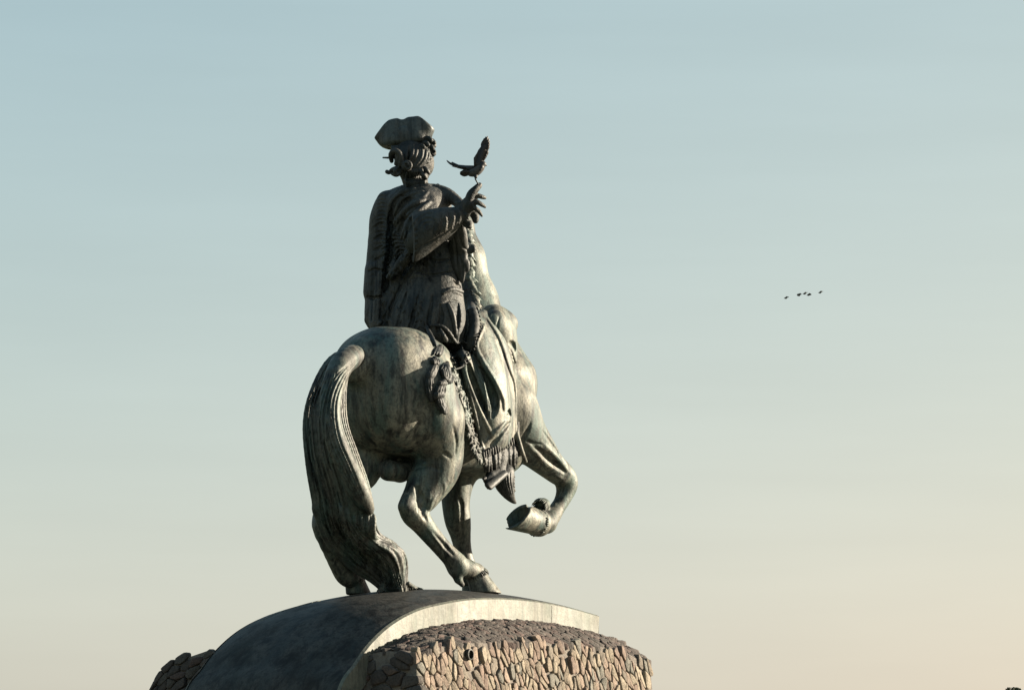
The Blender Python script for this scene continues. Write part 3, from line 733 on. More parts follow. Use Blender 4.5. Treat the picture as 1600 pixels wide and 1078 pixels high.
    # sword belt running down the back to the left hip
    S([(646, 418, 3), (632, 436, 3.4), (615, 462, 3), (602, 490, 3), (592, 508, 3)], .015, 'add', 0); S([(650, 424, 1.5), (637, 442, 2.2), (621, 468, 2), (607, 497, 2)], .012, 'sub', .004)
    # seams, waist crease, vents and pocket
    for pts in ([(662, 395, 1), (660, 430, 1.6), (662, 470, 1.6), (664, 512, 1.6)], [(640, 432, 1), (634, 462, 2), (630, 508, 2)], [(636, 438, 1), (652, 432, 2), (672, 436, 1)], 
                [(648, 450, 1), (646, 480, 2.2), (648, 512, 2)]):
        S(pts, .012, 'sub', .006)
    for pts in ([(690, 462, 1.5), (706, 456, 3), (722, 462, 2)], [(672, 470, 1), (676, 490, 3), (674, 512, 2)], [(655, 452, 1), (655, 480, 3), (656, 512, 2.5)], [(638, 455, 1), (640, 480, 3), (640, 512, 2)]):
        S(pts, .03, 'add', -.012)
    for pts in ([(692, 474, .8), (706, 469, 2), (722, 474, 1.2)],):
        S(pts, .015, 'sub', .008)
    for pts in ([(688, 476, 1), (690, 496, 4), (684, 516, 3)], [(676, 462, 1), (672, 490, 3.4), (668, 515, 3)], [(656, 452, 1), (648, 486, 3.4), (640, 514, 3)], [(640, 446, 1), (628, 480, 3.4), (620, 510, 3)], [(708, 438, 1), (716, 446, 3), (722, 448, 1)], [(664, 400, 1), (682, 408, 2.4), (706, 404, 1)], [(652, 424, 1), (676, 430, 2.6), (706, 424, 1)]):
        S(pts, .016, 'sub', -.006)
    # small hammered creases of the cloth
    for i in range(170):
        x, y = R.uniform(600, 712), R.uniform(330, 510); a = R.uniform(1.0, 2.2)
        if x > 672 and y > 415: continue
        ln = R.uniform(5, 14)
        S([(x, y, .8), (x+ln*.5*math.cos(a)+R.uniform(-1, 1), y+ln*.5*math.sin(a), R.uniform(1.5, 2.6)), (x+ln*math.cos(a), y+ln*math.sin(a), .8)], .02, R.choice(['add', 'sub']), .002)
    return g
G_COAT = coat(); ct = G_COAT.mesh('coat', M_COAT, rb, smooth=0)

def cuff():
    g = grid(630, 745, 300, 450, -1.3, -0.2, 0.010)
    a, b = P(645, 372, -.68), P(724, 333, -.74); t = (b-a)/np.linalg.norm(b-a)
    g.chain([(P(636, 378, -.66), .29), (P(652, 367, -.68), .285), (P(672, 357, -.72), .245), (P(694, 347, -.75), .19), (P(712, 339, -.75), .125), (b, .105)], .02, n=14)
    g.plane(P(644, 372, -.68), (-1, -.12, -.06), .008)
    g.chain([(P(636, 378, -.6), .20), (P(668, 359, -.66), .18)], .01, 'sub')
    g.plane(b, t, .02)
    S = lambda pts, k=.015, op='add', lift=0.0: g.stroke(pts, k, op, lift)
    S([(647, 392, 1.2), (662, 384, 1.8), (690, 368, 1.8), (716, 350, 1.2)], .01, 'sub', .003)
    S([(646, 350, 2), (652, 341, 2.4), (664, 334, 2), (676, 332, 1.5)], .012); S([(652, 356, 1.4), (657, 347, 2), (667, 341, 2), (676, 342, 1)], .012, 'sub', .004); S([(662, 360, 1), (664, 350, 2), (674, 348, 1)], .012, 'sub', .004)
    for pts in ([(688, 333, 1.2), (692, 345, 2), (690, 362, 1.2)], [(700, 330, 1.2), (704, 340, 2), (700, 358, 1.2)], [(710, 326, 1.2), (714, 336, 2), (711, 352, 1.2)], [(675, 338, 1), (680, 350, 2), (676, 366, 1)]):
        S(pts, .015, 'sub', .005); S([(x+5, y, r) for x, y, r in pts], .02, 'add', -.006)
    for y in (361, 371, 380): S([(649, y, 1.6), (651, y-2, 2.2)], .006, 'sub', .004)
    # lace at the wrist and its lobes hanging down in front of the chest
    for i in range(9):
        u = i/8; x, y = 716+u*14, 318+u*34
        g.chain([(P(x-3, y, -.74), .03), (P(x+3+2*math.sin(i*2), y+1, -.80+.1*abs(u-.5)), .036), (P(x+5, y+4, -.74), .02)], .012)
    return g
cg = cuff(); cf = cg.mesh('cuff', M_COAT, rb)
def lace():
    g = grid(690, 750, 340, 455, -.9, 0.3, 0.010); y = -.42
    fl = (np.array((.3, .95, 0)), .55)
    g.chain([(P(716, 356, y-.2), .09), (P(716, 374, y-.1), .12), (P(716, 392, y), .12), (P(716, 412, y), .11), (P(720, 430, y), .05), (P(722, 442, y), .012)], .03, flat=fl, n=14)
    g.chain([(P(716, 386, y), .09), (P(728, 389, y), .075), (P(736, 389, y), .065)], .02, flat=fl)
    g.chain([(P(716, 410, y), .09), (P(724, 413, y), .085), (P(727, 420, y), .06)], .02, flat=fl)
    for pts in ([(708, 366, 1), (712, 390, 2.2), (714, 420, 1.5)], [(716, 362, 1), (722, 384, 2), (732, 392, 1)], [(718, 400, 1), (722, 415, 2), (722, 432, 1)]): g.stroke(pts, .012, 'sub', .004)
    # pale frill showing under the cuff
    for i in range(8):
        u = i/7; g.chain([(P(694+u*26, 368-u*15, -.62), .018), (P(697+u*24, 372-u*13, -.60), .022), (P(702+u*20, 375-u*11, -.56), .014)], .012)
    return g
lace().mesh('lace_ruffle', M_DARK, rb)

# --- cocked hat: a brim turned up on three sides round a low crown
def hat():
    c0 = P(633, 222, .03); n = 96; V, F = [], []
    fx = np.array((.985, -.17, 0)); fy = np.array((.17, .985, 0))
    lean = 0.05
    prof_ = []
    for i in range(n):
        t = 2*math.pi*i/n                                   # corners at left, right and straight ahead
        best = 0
        for ca, w_, pw in ((math.pi*1.03, .75, 1), (-0.02, .75, 1), (math.pi*.5, .7, .8)):
            d = abs((t-ca+math.pi) % (2*math.pi)-math.pi); best = max(best, pw*max(0, 1-d/w_))
        best = best**1.5
        right = .5+.5*math.cos(t); back = max(0, -math.sin(t))
        lobe = .008*math.exp(-((t-1.78*math.pi)/.35)**2)-.012*math.exp(-((t-1.22*math.pi)/.3)**2)
        rt = .265+.135*best; hgt = .29-(.215-.06*right)*best+lobe
        hgt -= math.exp(-((t-1.5*math.pi)/.10)**2)*.03
        d_ = fx*math.cos(t)+fy*math.sin(t)*.85
        if math.sin(t) < 0: d_ = fx*math.copysign(abs(math.cos(t))**.72, math.cos(t))+fy*(-abs(math.sin(t))**.5)*.72
        md_ = .24+(rt-.24)*.62+.035
        sec = [(.22, -.02), (.255, -.065), (.29+.02*best, -.06), (max(md_-.01, .315), -.012+.02*best), (md_, hgt*.38), (rt+.012, hgt*.78), (rt, hgt), (rt-.018, hgt+.006), (rt-.032, hgt-.004), (md_-.05, hgt*.45), (.25, .03), (.22, .02)]
        for r, z in sec:
            p = c0+d_*r+UP*(z + lean*(d_.dot(fx))*r/.4*.5 )
            V.append(p+d_*.004*math.sin(t*6+1.3*z*12))
    m = 12
    for i in range(n):
        for j in range(m):
            a, b = i*m+j, i*m+(j+1) % m; c, d = ((i+1) % n)*m+(j+1) % m, ((i+1) % n)*m+j
            F.append((a, d, c, b))
    o = raw('hat_brim', V, F, M_HAT, rb, True)
    md = o.modifiers.new('s', 'SUBSURF'); md.levels = 1; md.render_levels = 1
    g = SDF(c0-.4, c0+.45, .014); g.ell(c0+UP*.05, (.215, .2, .19), .02, pw=3.0); g.mesh('hat_crown', M_HAT, o)
M_HAT = bronze('hat_bronze', mid=(0.026, 0.03, 0.03), light=(0.08, 0.083, 0.076), green=(0.038, 0.054, 0.058), gr=0.5, rough=0.42)
hat()

def hair():
    g = grid(592, 690, 210, 302, -.5, .45, 0.0078); R = random.Random(5)
    C = lambda l, k=.015, n=0: g.chain([(P(x, y, Y), r) for x, y, Y, r in l], k, n=n)
    g.ell(P(642, 243, -.03), (.235, .225, .25), .03)
    C([(640, 262, -.05, .17), (646, 284, -.03, .13), (648, 296, -.03, .13)], .05)
    # strands swept from under the hat to the knot at the nape
    sweeps = [((613+i*3.2, 229), (617+i*2.4, 243), (626+i*1.0, 256)) for i in range(9)]+[((646+i*3.2, 228+i*.4), (644+i*3.4, 243+i*.5), (637+i*2.6, 258+i*.9)) for i in range(8)]
    for i, (a_, b_, c_) in enumerate(sweeps):
        d_ = lambda x: .0012*(x-640)**2/10
        C([(a_[0], a_[1], -.24+d_(a_[0]), .018), (b_[0]+1.5*math.sin(i*2.1), b_[1], -.285+d_(b_[0])-.014*(i % 2), .024), (c_[0], c_[1], -.275+d_(c_[0]), .02)], .004, 9)
    for i in range(8):
        x = 638+i*4.2; C([(x-3, 262, -.25+.0006*(x-645)**2, .018), (x, 268, -.27+.0006*(x-645)**2-.015*(i % 2), .024), (x-2+2*math.sin(i), 275, -.23+.0006*(x-645)**2, .022), (x-3, 282, -.17, .016)], .004, 8)
    # rolled side curls over the right ear
    for i, (x, y, r) in enumerate([(668, 222, .06), (673, 226, .06), (664, 229, .055), (671, 234, .055), (675, 239, .045), (663, 240, .05), (669, 246, .04), (658, 233, .05), (667, 252, .03)]):
        yy = -.16+.03*(x-660)/4; k = 10; c = P(x, y, yy)
        g.chain([(c+np.array((r*.8*math.cos(a), -.05+.02*a*.5, r*.8*math.sin(a))), r*.5) for a in np.linspace(0.3, 6.6, k)], .006)
        g.ell(c, (r*.9, r*.9, r*.9), .012)
    # ribbon bow at the back of the head: loop, knot, tails and pin
    C([(612, 252, -.2, .028), (611, 242, -.26, .034), (616, 236, -.30, .036), (623, 239, -.32, .036), (627, 248, -.32, .034), (625, 258, -.3, .03)], .01, 14)
    C([(619, 256, -.28, .03), (621, 247, -.3, .026), (619, 243, -.3, .02)], .008, 6)
    C([(626, 266, -.26, .045), (619, 264, -.28, .034), (613, 266, -.27, .03), (608, 270, -.24, .024), (604.5, 268.5, -.24, .026)], .008, 12)
    C([(626, 270, -.27, .03), (619, 273, -.30, .032), (612, 272, -.27, .016)], .006, 8)
    C([(622, 262, -.3, .02), (617, 268, -.32, .026), (620, 274, -.3, .016)], .005, 8)
    C([(614, 247, -.1, .018), (598.5, 246.6, -.1, .011)], .004)
    c = P(635, 260, -.33); g.ell(c, (.07, .06, .075), .02)
    g.chain([(c+np.array((.062*math.cos(a), -.06, .068*math.sin(a)-.01*a)), .02-.003*abs(a)) for a in np.linspace(-1.7, 2.0, 12)], .006)
    g.chain([(c+np.array((.03*math.cos(a), -.075, .035*math.sin(a))), .014) for a in np.linspace(0, 4.6, 9)], .004)
    for i in range(5):                                       # ringlets on the neck
        x, y = R.uniform(640, 668), R.uniform(248, 276)
        C([(x-4, y-5, -.22, .02), (x, y, -.25, .032), (x+4, y+5, -.22, .02)], .006, 6)
    # plait at the nape and pleated stock
    for i in range(7): C([(634+i*4.6, 279+abs(i-3)*.6, -.18, .018), (636+i*4.4, 285, -.2, .026), (637+i*4.2, 292, -.18, .02)], .006, 6)
    pass
    return g
G_HAIR = hair(); G_HAIR.mesh('hair', M_DARK, rb, smooth=0)

# ------------------------------------------------------------------ saddle cloth, coat skirt and trappings
def skirt():
    g = grid(690, 822, 465, 725, -1.2, 1.1, 0.011)
    n_ = (-LF, .5)
    def C(l, k=.04, n=0, flat=n_): g.chain([(H(x, y, q+.13), r) for x, y, q, r in l], k, n=n, flat=flat)
    # the skirt falls from the hip over saddle and thigh
    C([(735, 500, -.55, .16), (752, 540, -.72, .22), (768, 590, -.82, .27), (775, 640, -.86, .27), (778, 680, -.86, .22)], .06, 14)
    C([(755, 505, -.60, .18), (775, 545, -.74, .20), (786, 590, -.80, .20), (790, 640, -.84, .16), (790, 688, -.84, .14)], .06, 12)
    C([(728, 560, -.72, .10), (738, 600, -.76, .13), (750, 650, -.80, .12), (762, 695, -.82, .09)], .05, 10)
    C([(770, 690, -.84, .17), (756, 700, -.82, .08)], .04)
    S = lambda pts, k=.02, op='add', lift=0.0: g.stroke(pts, k, op, lift)
    # deep folds
    S([(731, 566, 3), (738, 590, 7), (747, 618, 8), (756, 643, 6), (762, 656, 2)], .02, 'sub', -.01)
    S([(731, 566, 2), (738, 590, 5), (747, 618, 6), (755, 640, 4)], .02, 'sub', -.01)
    S([(740, 555, 2), (750, 575, 4), (763, 598, 7), (772, 622, 9), (773, 640, 6), (769, 652, 2)], .02, 'sub', -.01)
    S([(750, 575, 3), (763, 598, 5), (772, 622, 7), (773, 638, 4)], .02, 'sub', -.01)
    S([(722, 566, 2), (734, 602, 2.4), (747, 636, 3), (760, 664, 4), (768, 678, 2)], .02, 'add', -.008)
    S([(737, 556, 1.5), (750, 582, 1.8), (757, 604, 1.8), (761, 630, 1.8), (764, 656, 2.2)], .01, 'add', 0)
    S([(756, 508, 3), (744, 540, 3), (756, 568, 3.5), (772, 594, 3.5), (785, 622, 3.5), (787, 640, 2.5)], .03, 'add', -.008)
    S([(762, 500, 2), (780, 530, 3), (793, 570, 3), (803, 600, 3), (805, 640, 2.4), (805, 685, 2.2)], .03, 'add', -.006)
    S([(762, 704, 2), (775, 688, 5), (790, 670, 4), (798, 660, 2)], .03, 'sub', .016)
    S([(757, 694, 2), (772, 677, 4), (788, 660, 3)], .03, 'add', -.014)
    S([(792, 646, 2), (796, 643, 4.5), (798, 648, 3)], .012, 'sub', -.02)
    S([(754, 510, 1), (742, 528, 4), (735, 545, 4), (738, 560, 2)], .02, 'sub', .004)
    # hem edge
    S([(720, 568, 1.5), (730, 600, 2), (741, 640, 2), (752, 690, 2), (758, 708, 1.6)], .015, 'add', 0)
    return g
G_SK = skirt(); sk = G_SK.mesh('coat_skirt', M_SKIRT if 'M_SKIRT' in globals() else M_HORSE, rb)

def trappings():
    g = grid(655, 825, 440, 800, -1.3, 1.3, 0.010); R = random.Random(11); on = [G_SK, G_COAT, G_HORSE]
    def dep(x, y, d=0.0):
        b = None
        for q in on:
            t = q.hit(x, y)
            if t is not None and (b is None or t[1] < b[1]): b = t
        b = b if b is not None else P(x, y, -.3)
        r = ray(x, y); return b-r/np.linalg.norm(r)*d
    def C(l, k=.012, n=0, d=0.0): g.chain([(dep(x, y, d), r/120) for x, y, r in l], k, n=n)
    # braided edge of the coat front running from the waist to the sword knot
    edge = cr([np.array(p, float) for p in ((727, 440, 4), (731, 460, 5), (737, 482, 7), (741, 505, 8), (738, 525, 8), (732, 545, 6))], 40)
    C([(p[0], p[1], p[2]) for p in edge[::3]], .02)
    for i, p in enumerate(edge[4:]):
        C([(p[0]-p[2]*1.0, p[1]+1.5, 1.0), (p[0], p[1]-.5, 1.6), (p[0]+p[2], p[1]+1.2+R.uniform(-1, 1), 1.3)], .006, d=.05)
        if i % 2 == 0: C([(p[0]+p[2]+2, p[1], 1.7), (p[0]+p[2]+3, p[1]+1.5, 1.5)], .004, d=.05)
    # gathered, ribbed knot above the tassels
    q0 = dep(716, 556, .08)
    for i in range(9):
        u = i/8; C([(702+u*22, 549-u*11, 1.3), (708+u*19, 560-u*6, 1.8), (713+u*20, 573-u*7, 1.3)], .005, 5, d=.07)
    C([(701, 548, 1.4), (712, 543, 1.4), (724, 536, 1.2)], .005, 6, d=.08); C([(706, 559, 1.4), (718, 554, 1.6), (731, 551, 1.3)], .005, 6, d=.09); C([(708, 578, 1.2), (722, 573, 1.8), (735, 561, 1.4)], .005, 6, d=.07)
    C([(712, 558, 8), (722, 555, 8)], .02)
    for i in range(6):
        u = i/5; C([(712+u*10, 538-u*6, 1.0), (724+u*7, 546-u*8, 1.4), (733+u*4, 556-u*14, 1.2)], .005, 5, d=.06)
    # coat corner, lining flaps and the gathered bow at the hip
    C([(661, 500, .8), (668, 514, 3.2), (676, 530, 3.6), (681, 540, 2.4)], .008, 8, d=.07)
    C([(688, 514, 1.6), (695, 528, 3.6), (703, 543, 3.8), (708, 550, 2.4)], .01, 8, d=.08)
    C([(700, 474, 2), (707, 492, 3.6), (711, 514, 2.6), (713, 536, 1)], .03, 10, d=.01); C([(717, 474, 1.5), (719, 496, 3), (716, 520, 2), (714, 534, 1)], .03, 10, d=.012)
    C([(676, 508, 1.5), (690, 510, 2.6), (702, 520, 2.8), (713, 537, 1.4)], .02, 9, d=.03)
    C([(692, 458, 2.5), (706, 452, 4), (722, 456, 3)], .012, 8, d=.01)
    # beads of the cord
    for i in range(13):
        u = i/12; x, y = 661+u*22, 511+u*30+6*math.sin(u*3)*(-.5); p = dep(x, y, .012); g.ell(p, (.017, .017, .017), .003)
    return g
tr = trappings(); tr.mesh('coat_braid', M_DARK, sk)

def tassel(pts, seed, name='tassel'):
    xs = [p[0] for p in pts]; ys = [p[1] for p in pts]
    c = G_HORSE.hit(sum(xs)/len(xs), sum(ys)/len(ys)); y = c[1] if c is not None else -.6
    g = grid(min(xs)-14, max(xs)+14, min(ys)-14, max(ys)+18, y-.35, y+.3, .0075); R = random.Random(seed)
    P2 = lambda x, yy, d: (lambda t: P(x, yy, (t[1] if t is not None else y)-d))(G_HORSE.hit(x, yy))
    g.chain([(P2(a, b, .04), r*.82/120) for a, b, r in pts], .012)
    for (a, b, r), (a2, b2, r2) in zip(pts[:-1], pts[1:]):
        n = max(4, int(r*.85))
        for i in range(n):
            o = -1+2*i/(n-1); dz = .05+.9*math.sqrt(max(0, 1-o*o))*r/120
            g.chain([(P2(a+o*r*.9, b, dz), .013), (P2((a+a2)/2+o*(r+r2)*.46, (b+b2)/2, .05+.95*math.sqrt(max(0, 1-o*o))*(r+r2)/240), .019), (P2(a2+o*r2*.9, b2+1, .05+.9*math.sqrt(max(0, 1-o*o))*r2/120), .008)], .003, n=5)
    return g.mesh(name, M_DARK, sk)
tassel([(688, 542, 5), (684, 553, 7)], 1, 'cord_knot'); tassel([(679, 561, 6), (682, 568, 6)], 2, 'cord_knot')
tassel([(680, 571, 4), (675, 581, 7.5), (671, 592, 5), (671, 606, 5.5), (674, 626, 3.5)], 3)
tassel([(699, 567, 4), (697, 577, 9), (700, 590, 8), (703, 597, 4)], 4, 'cord_knot'); tassel([(693, 596, 6), (690, 602, 7)], 5, 'cord_knot')
tassel([(690, 603, 6), (686, 614, 10), (683, 622, 8)], 6); tassel([(686, 622, 6), (690, 634, 7), (695, 645, 4)], 7)

def fur():
    g = grid(688, 778, 566, 742, -1.1, .6, .0085); R = random.Random(21); on = [G_SK, G_HORSE]
    def dep(x, y, d):
        b = None
        for q in on:
            t = q.hit(x, y)
            if t is not None and (b is None or t[1] < b[1]): b = t
        b = b if b is not None else H(x, y, -.8)
        r = ray(x, y); return b-r/np.linalg.norm(r)*d
    line = cr([np.array(p, float) for p in ((706, 578), (712, 600), (722, 622), (729, 648), (734, 672), (741, 694), (750, 712), (762, 722))], 60)
    g.chain([(H(p[0]+1, p[1], -.67-.06*min(1, max(0, (p[1]-580)/60))), .035) for p in line[::4]], .02)
    for i, p in enumerate(line):
        for q in range(6):
            a = R.uniform(.5, 2.2); ln = R.uniform(6, 13); x0 = p[0]+R.uniform(-5, 6); y0 = p[1]+R.uniform(-4, 4)
            x1, y1 = x0+ln*.5*math.cos(a), y0+ln*math.sin(a)*.9
            l_ = -.68-.06*min(1, max(0, (y0-580)/60)); b = H(x0, y0, l_); e = H(x1, y1, l_-.02)
            g.chain([(b+np.array((-.02, .04, .0)), .014), ((b+e)/2+np.array((0.01, -.03, 0)), R.uniform(.011, .018)), (e, .005)], .004, n=4)
    return g
fur().mesh('fur_edging', M_TAIL, sk)
def hem():
    g = grid(735, 825, 670, 750, -1.3, 1.2, .010); R = random.Random(22)
    for i in range(26):
        u = i/25; x = 752+u*54; y = 706-16*u+3*math.sin(u*9); l = -.73-.02*math.sin(i*1.7)
        x2 = x+R.uniform(-3, 5)+3*u; y2 = 734-6*u*u+R.uniform(-5, 3)-max(0, (u-.8))*20
        g.chain([(H(x, y-8, l+.06), .03), (H((x+x2)/2, (y+y2)/2, l-.03), R.uniform(.026, .036)), (H(x2, y2, l), .016)], .008, n=6)
    for i in range(14):
        u = i/13; x = 753+u*46; y = 712-22*u
        g.chain([(H(x, y, -.77), .012), (H(x+2, y-5, -.79), .018), (H(x+R.uniform(2, 5), y+5, -.80), .01)], .004)
    g.chain([(H(760, 718, -.69), .07), (H(785, 712, -.69), .09), (H(800, 702, -.69), .07)], .03)
    return g
hem().mesh('hem_fringe', M_DARK, sk)

def boot():
    g = grid(745, 822, 715, 800, -1.2, 1.2, .009)
    l = -.71
    g.chain([(H(790, 738, l), .115), (H(787, 752, l), .125), (H(793, 768, l), .085), (H(800, 780, l), .04), (H(806, 786, l), .010)], .02, n=14)
    for i in range(6): g.stroke([(779+i*4.5, 738, .8), (781+i*4.2, 755, 1.4), (792+i*2.4, 775, .8)], .01, 'sub', .003)
    for i in range(5): g.chain([(H(800+i*.6, 742+i*6, l), .03), (H(803-i*.3, 745+i*6, l), .02)], .006)
    # stirrup tread seen end on, with its spur buckle
    a, b = H(763, 760, l-.08), H(789, 738, l-.08)
    g.chain([(a, .06), (b, .055)], .004, flat=(np.array((.64, 0, .77)), .5)); g.chain([(H(760, 752, l), .05), (H(768, 742, l), .075), (H(780, 734, l), .09)], .02, flat=(np.array((.64, 0, .77)), .7))
    g.plane(a, np.array(a)-np.array(b)+0, .004) if False else None
    for i in range(3): g.chain([(H(757.5+i*4, 747+i*7, l-.03), .026), (H(755.5+i*3.5, 748+i*7, l-.03), .02)], .003)
    return g
bt = boot().mesh('boot', M_DARK, rb); bt['label'] = 'right boot in the stirrup, toe pointing down'

def holster():
    g = grid(752, 822, 470, 585, -.6, 1.3, .011); l = -.54
    fl = (-LF, .7)
    g.chain([(H(774, 506, l), .19), (H(783, 520, l), .225), (H(787, 545, l), .20), (H(790, 570, l), .15)], .06, flat=fl, n=10)
    g.chain([(H(764, 488, l+.1), .08), (H(776, 493, l+.05), .12), (H(794, 506, l), .13)], .05, n=8)
    g.stroke([(798, 536, 4), (804, 540, 6), (806, 546, 4)], .01, 'sub', .01)
    for i in range(6): g.stroke([(793+i*2, 548+(i % 3)*6, 2), (797+i*1.6, 553+(i % 3)*6, 3)], .01, 'add', -.005)
    g.stroke([(780, 495, 1), (777, 512, 2.4), (774, 530, 2)], .012, 'sub', .006); g.stroke([(768, 490, 1), (763, 505, 2), (759, 515, 1.5)], .012, 'add', 0)
    return g
holster().mesh('holster', M_HORSE, hb)
def straps():
    V, F = [], []
    def add(pts, r, n=24, d=.012):
        path = []
        for x, y in cr([np.array(p, float) for p in pts], n):
            t = G_HORSE.hit(x, y); t = t if t is not None else H(x, y, -.5); rr = ray(x, y); path.append(t-rr/np.linalg.norm(rr)*d)
        v, f = tube(path, [r]*len(path), 8); k = len(V); V.extend(v); F.extend([tuple(i+k for i in q) for q in f])
    v, f = tube([H(805, 664, -.74), H(808, 682, -.78), H(814, 702, -.80), H(822, 722, -.81)], [.03, .034, .032, .022], 10); raw('scabbard_tip', v, f, M_HORSE, sk, True)
    v, f = tube([H(806, 660, -.68), H(806, 690, -.72), H(812, 712, -.72)], [.05, .055, .03], 8); raw('stirrup_leather', v, f, M_DARK, sk, True)
straps()
# ------------------------------------------------------------------ the hooded crow about to land on the outstretched hand
def flat_mat(name, c, rough=0.6, var=0.3):
    m, nt, b = mat_new(name); nt.links.new(ramp(nt, noise(nt, 30, 4, 0.6), [(0.3, tuple(x*(1-var) for x in c)), (0.7, tuple(x*(1+var) for x in c))]), b.inputs['Base Color']); b.inputs['Roughness'].default_value = rough; return m
M_BLK = flat_mat('black_feather', (0.007, 0.007, 0.007), 0.6); M_GRY = flat_mat('grey_feather', (0.045, 0.04, 0.037), 0.85); M_BRN = flat_mat('dark_brown_feather', (0.017, 0.013, 0.012), 0.65)
def crow():
    yb = -.78; base = P(747.5, 288, yb)
    t = empty('crow', 'hooded crow with raised wings perched on the rider\'s outstretched bronze hand', 'bird', at=tuple(base))
    def add(o): adopt(o, t); return o
    g = grid(728, 765, 248, 285, yb-.25, yb+.25, .006)
    g.chain([(P(735, 271, yb), .04), (P(741, 270, yb), .045), (P(746, 267, yb), .050), (P(750.5, 263, yb), .042), (P(752.5, 260, yb), .036)], .02, n=12)
    bd = add(g.mesh('body', M_GRY))
    g = grid(742, 764, 248, 275, yb-.2, yb+.2, .005)
    g.chain([(P(752, 260.5, yb-.005), .045), (P(754, 257, yb), .042), (P(755.5, 256.8, yb), .036)], .012); g.chain([(P(750.5, 265, yb-.04), .022), (P(752, 262, yb-.03), .03)], .01)
    hd = g.mesh('head', M_BLK); adopt(hd, t)
    v, f = tube([P(756, 257, yb), P(758.4, 257.9, yb), P(761, 259.6, yb)], [.022, .015, .003], 8); o = raw('beak', v, f, M_BLK, hd, True)
    for dy in (-.03, .03):
        v, f = tube([P(743, 274, yb+dy), P(743.5, 279, yb+dy), P(742.6, 280, yb+dy), P(746.5, 287, yb+dy), P(748, 288.4, yb+dy)], [.032, .016, .010, .009, .010], 7); add(raw('leg', v, f, M_BLK, None, True))
    # tail: five feathers
    def feather(pts, w_, mat, parent, name, nrm):
        q = cr([np.asarray(p, float) for p in pts], 8); V, F = [], []; nrm = np.asarray(nrm, float)
        for i, c in enumerate(q):
            tt = q[min(i+1, 8)]-q[max(i-1, 0)]; tt /= np.linalg.norm(tt); sd_ = np.cross(tt, nrm); sd_ /= np.linalg.norm(sd_); nn = np.cross(sd_, tt)
            ww = w_*(0.55+0.9*math.sin(min(1, i/8*1.05)*math.pi*.72))*(1 if i < 7 else (.75 if i == 7 else .2))
            V += [c-sd_*ww, c+nn*.006, c+sd_*ww, c-nn*.004]
        for i in range(8):
            for j in range(4): F.append((i*4+j, i*4+(j+1) % 4, i*4+4+(j+1) % 4, i*4+4+j))
        F += [(3, 2, 1, 0), (32, 33, 34, 35)]
        return raw(name, V, F, mat, parent, True)
    for i in range(5):
        o = (i-2)/2; tf = feather([P(736, 270, yb+o*.02), P(728, 270.5+o*.6, yb+o*.05), P(718.8, 271+o*1.6, yb+o*.09)], .030, M_BLK, None, 'tail_feather', (.1, .8, .55)); add(tf)
    # right wing raised, seen nearly flat on: arm, primaries and secondaries
    def wing(arm, feathers, nrm, mat):
        v, f = tube([P(*p) for p in arm], [.045, .034, .026, .014], 8); wg = add(raw('wing', v, f, mat, None, True))
        for pts, w_ in feathers: feather([P(*p) for p in pts], w_, mat, wg, 'flight_feather', nrm)
    A = [(745, 264, yb+.02), (744, 248, yb+.02), (750, 236, yb+.02), (756, 226, yb+.02)]
    fe = []
    tips = [(764.6, 229), (765, 223), (764.2, 218), (762.0, 214.2), (759.3, 215), (756.6, 217.5), (754.0, 221.5)]
    for i, (x, y) in enumerate(tips): fe.append(([(752+i*.3, 243-i*1.2, yb+.0), ((752+x)/2+1.0, (240+y)/2, yb-.015), (x, y-1.2, yb-.03)], .017))
    tr_ = [(763, 236), (761, 241.5), (759.5, 246), (757.5, 250), (755.5, 253.5), (753.5, 256.5), (751, 259)]
    for i, (x, y) in enumerate(tr_): fe.append(([(747+i*-.3, 248+i*2.0, yb), ((747+x)/2+.6, (248+y)/2, yb-.01), (x, y, yb-.02)], .026))
    for i in range(9):
        u = i/8; fe.append(([(744.5+u*8, 262-u*27, yb+.02), (748+u*8, 258-u*27, yb-.025), (752+u*8.0, 252-u*25, yb-.02)], .034))
    wing(A, fe, (.25, -.95, .1), M_BRN)
    # left wing held back, seen edge on
    A = [(740, 264, yb+.02), (728, 262.5, yb+.10), (716, 260.5, yb+.16), (706, 254.5, yb+.20)]
    fe = []
    for i in range(7): fe.append(([(734-i*4, 262.6-i*.4, yb+.08), (720-i*2.4, 262-i*.7, yb+.14+i*.03), (706-i*1.3, 256.6-i*.95, yb+.14+i*.06)], .022))
    for i in range(6): fe.append(([(738-i*4, 263-i*.2, yb+.05), (732-i*4, 263.2-i*.3, yb+.16), (727-i*4, 262.8-i*.5, yb+.3)], .03))
    wing(A, fe, (.15, .2, .97), M_BLK)
crow()
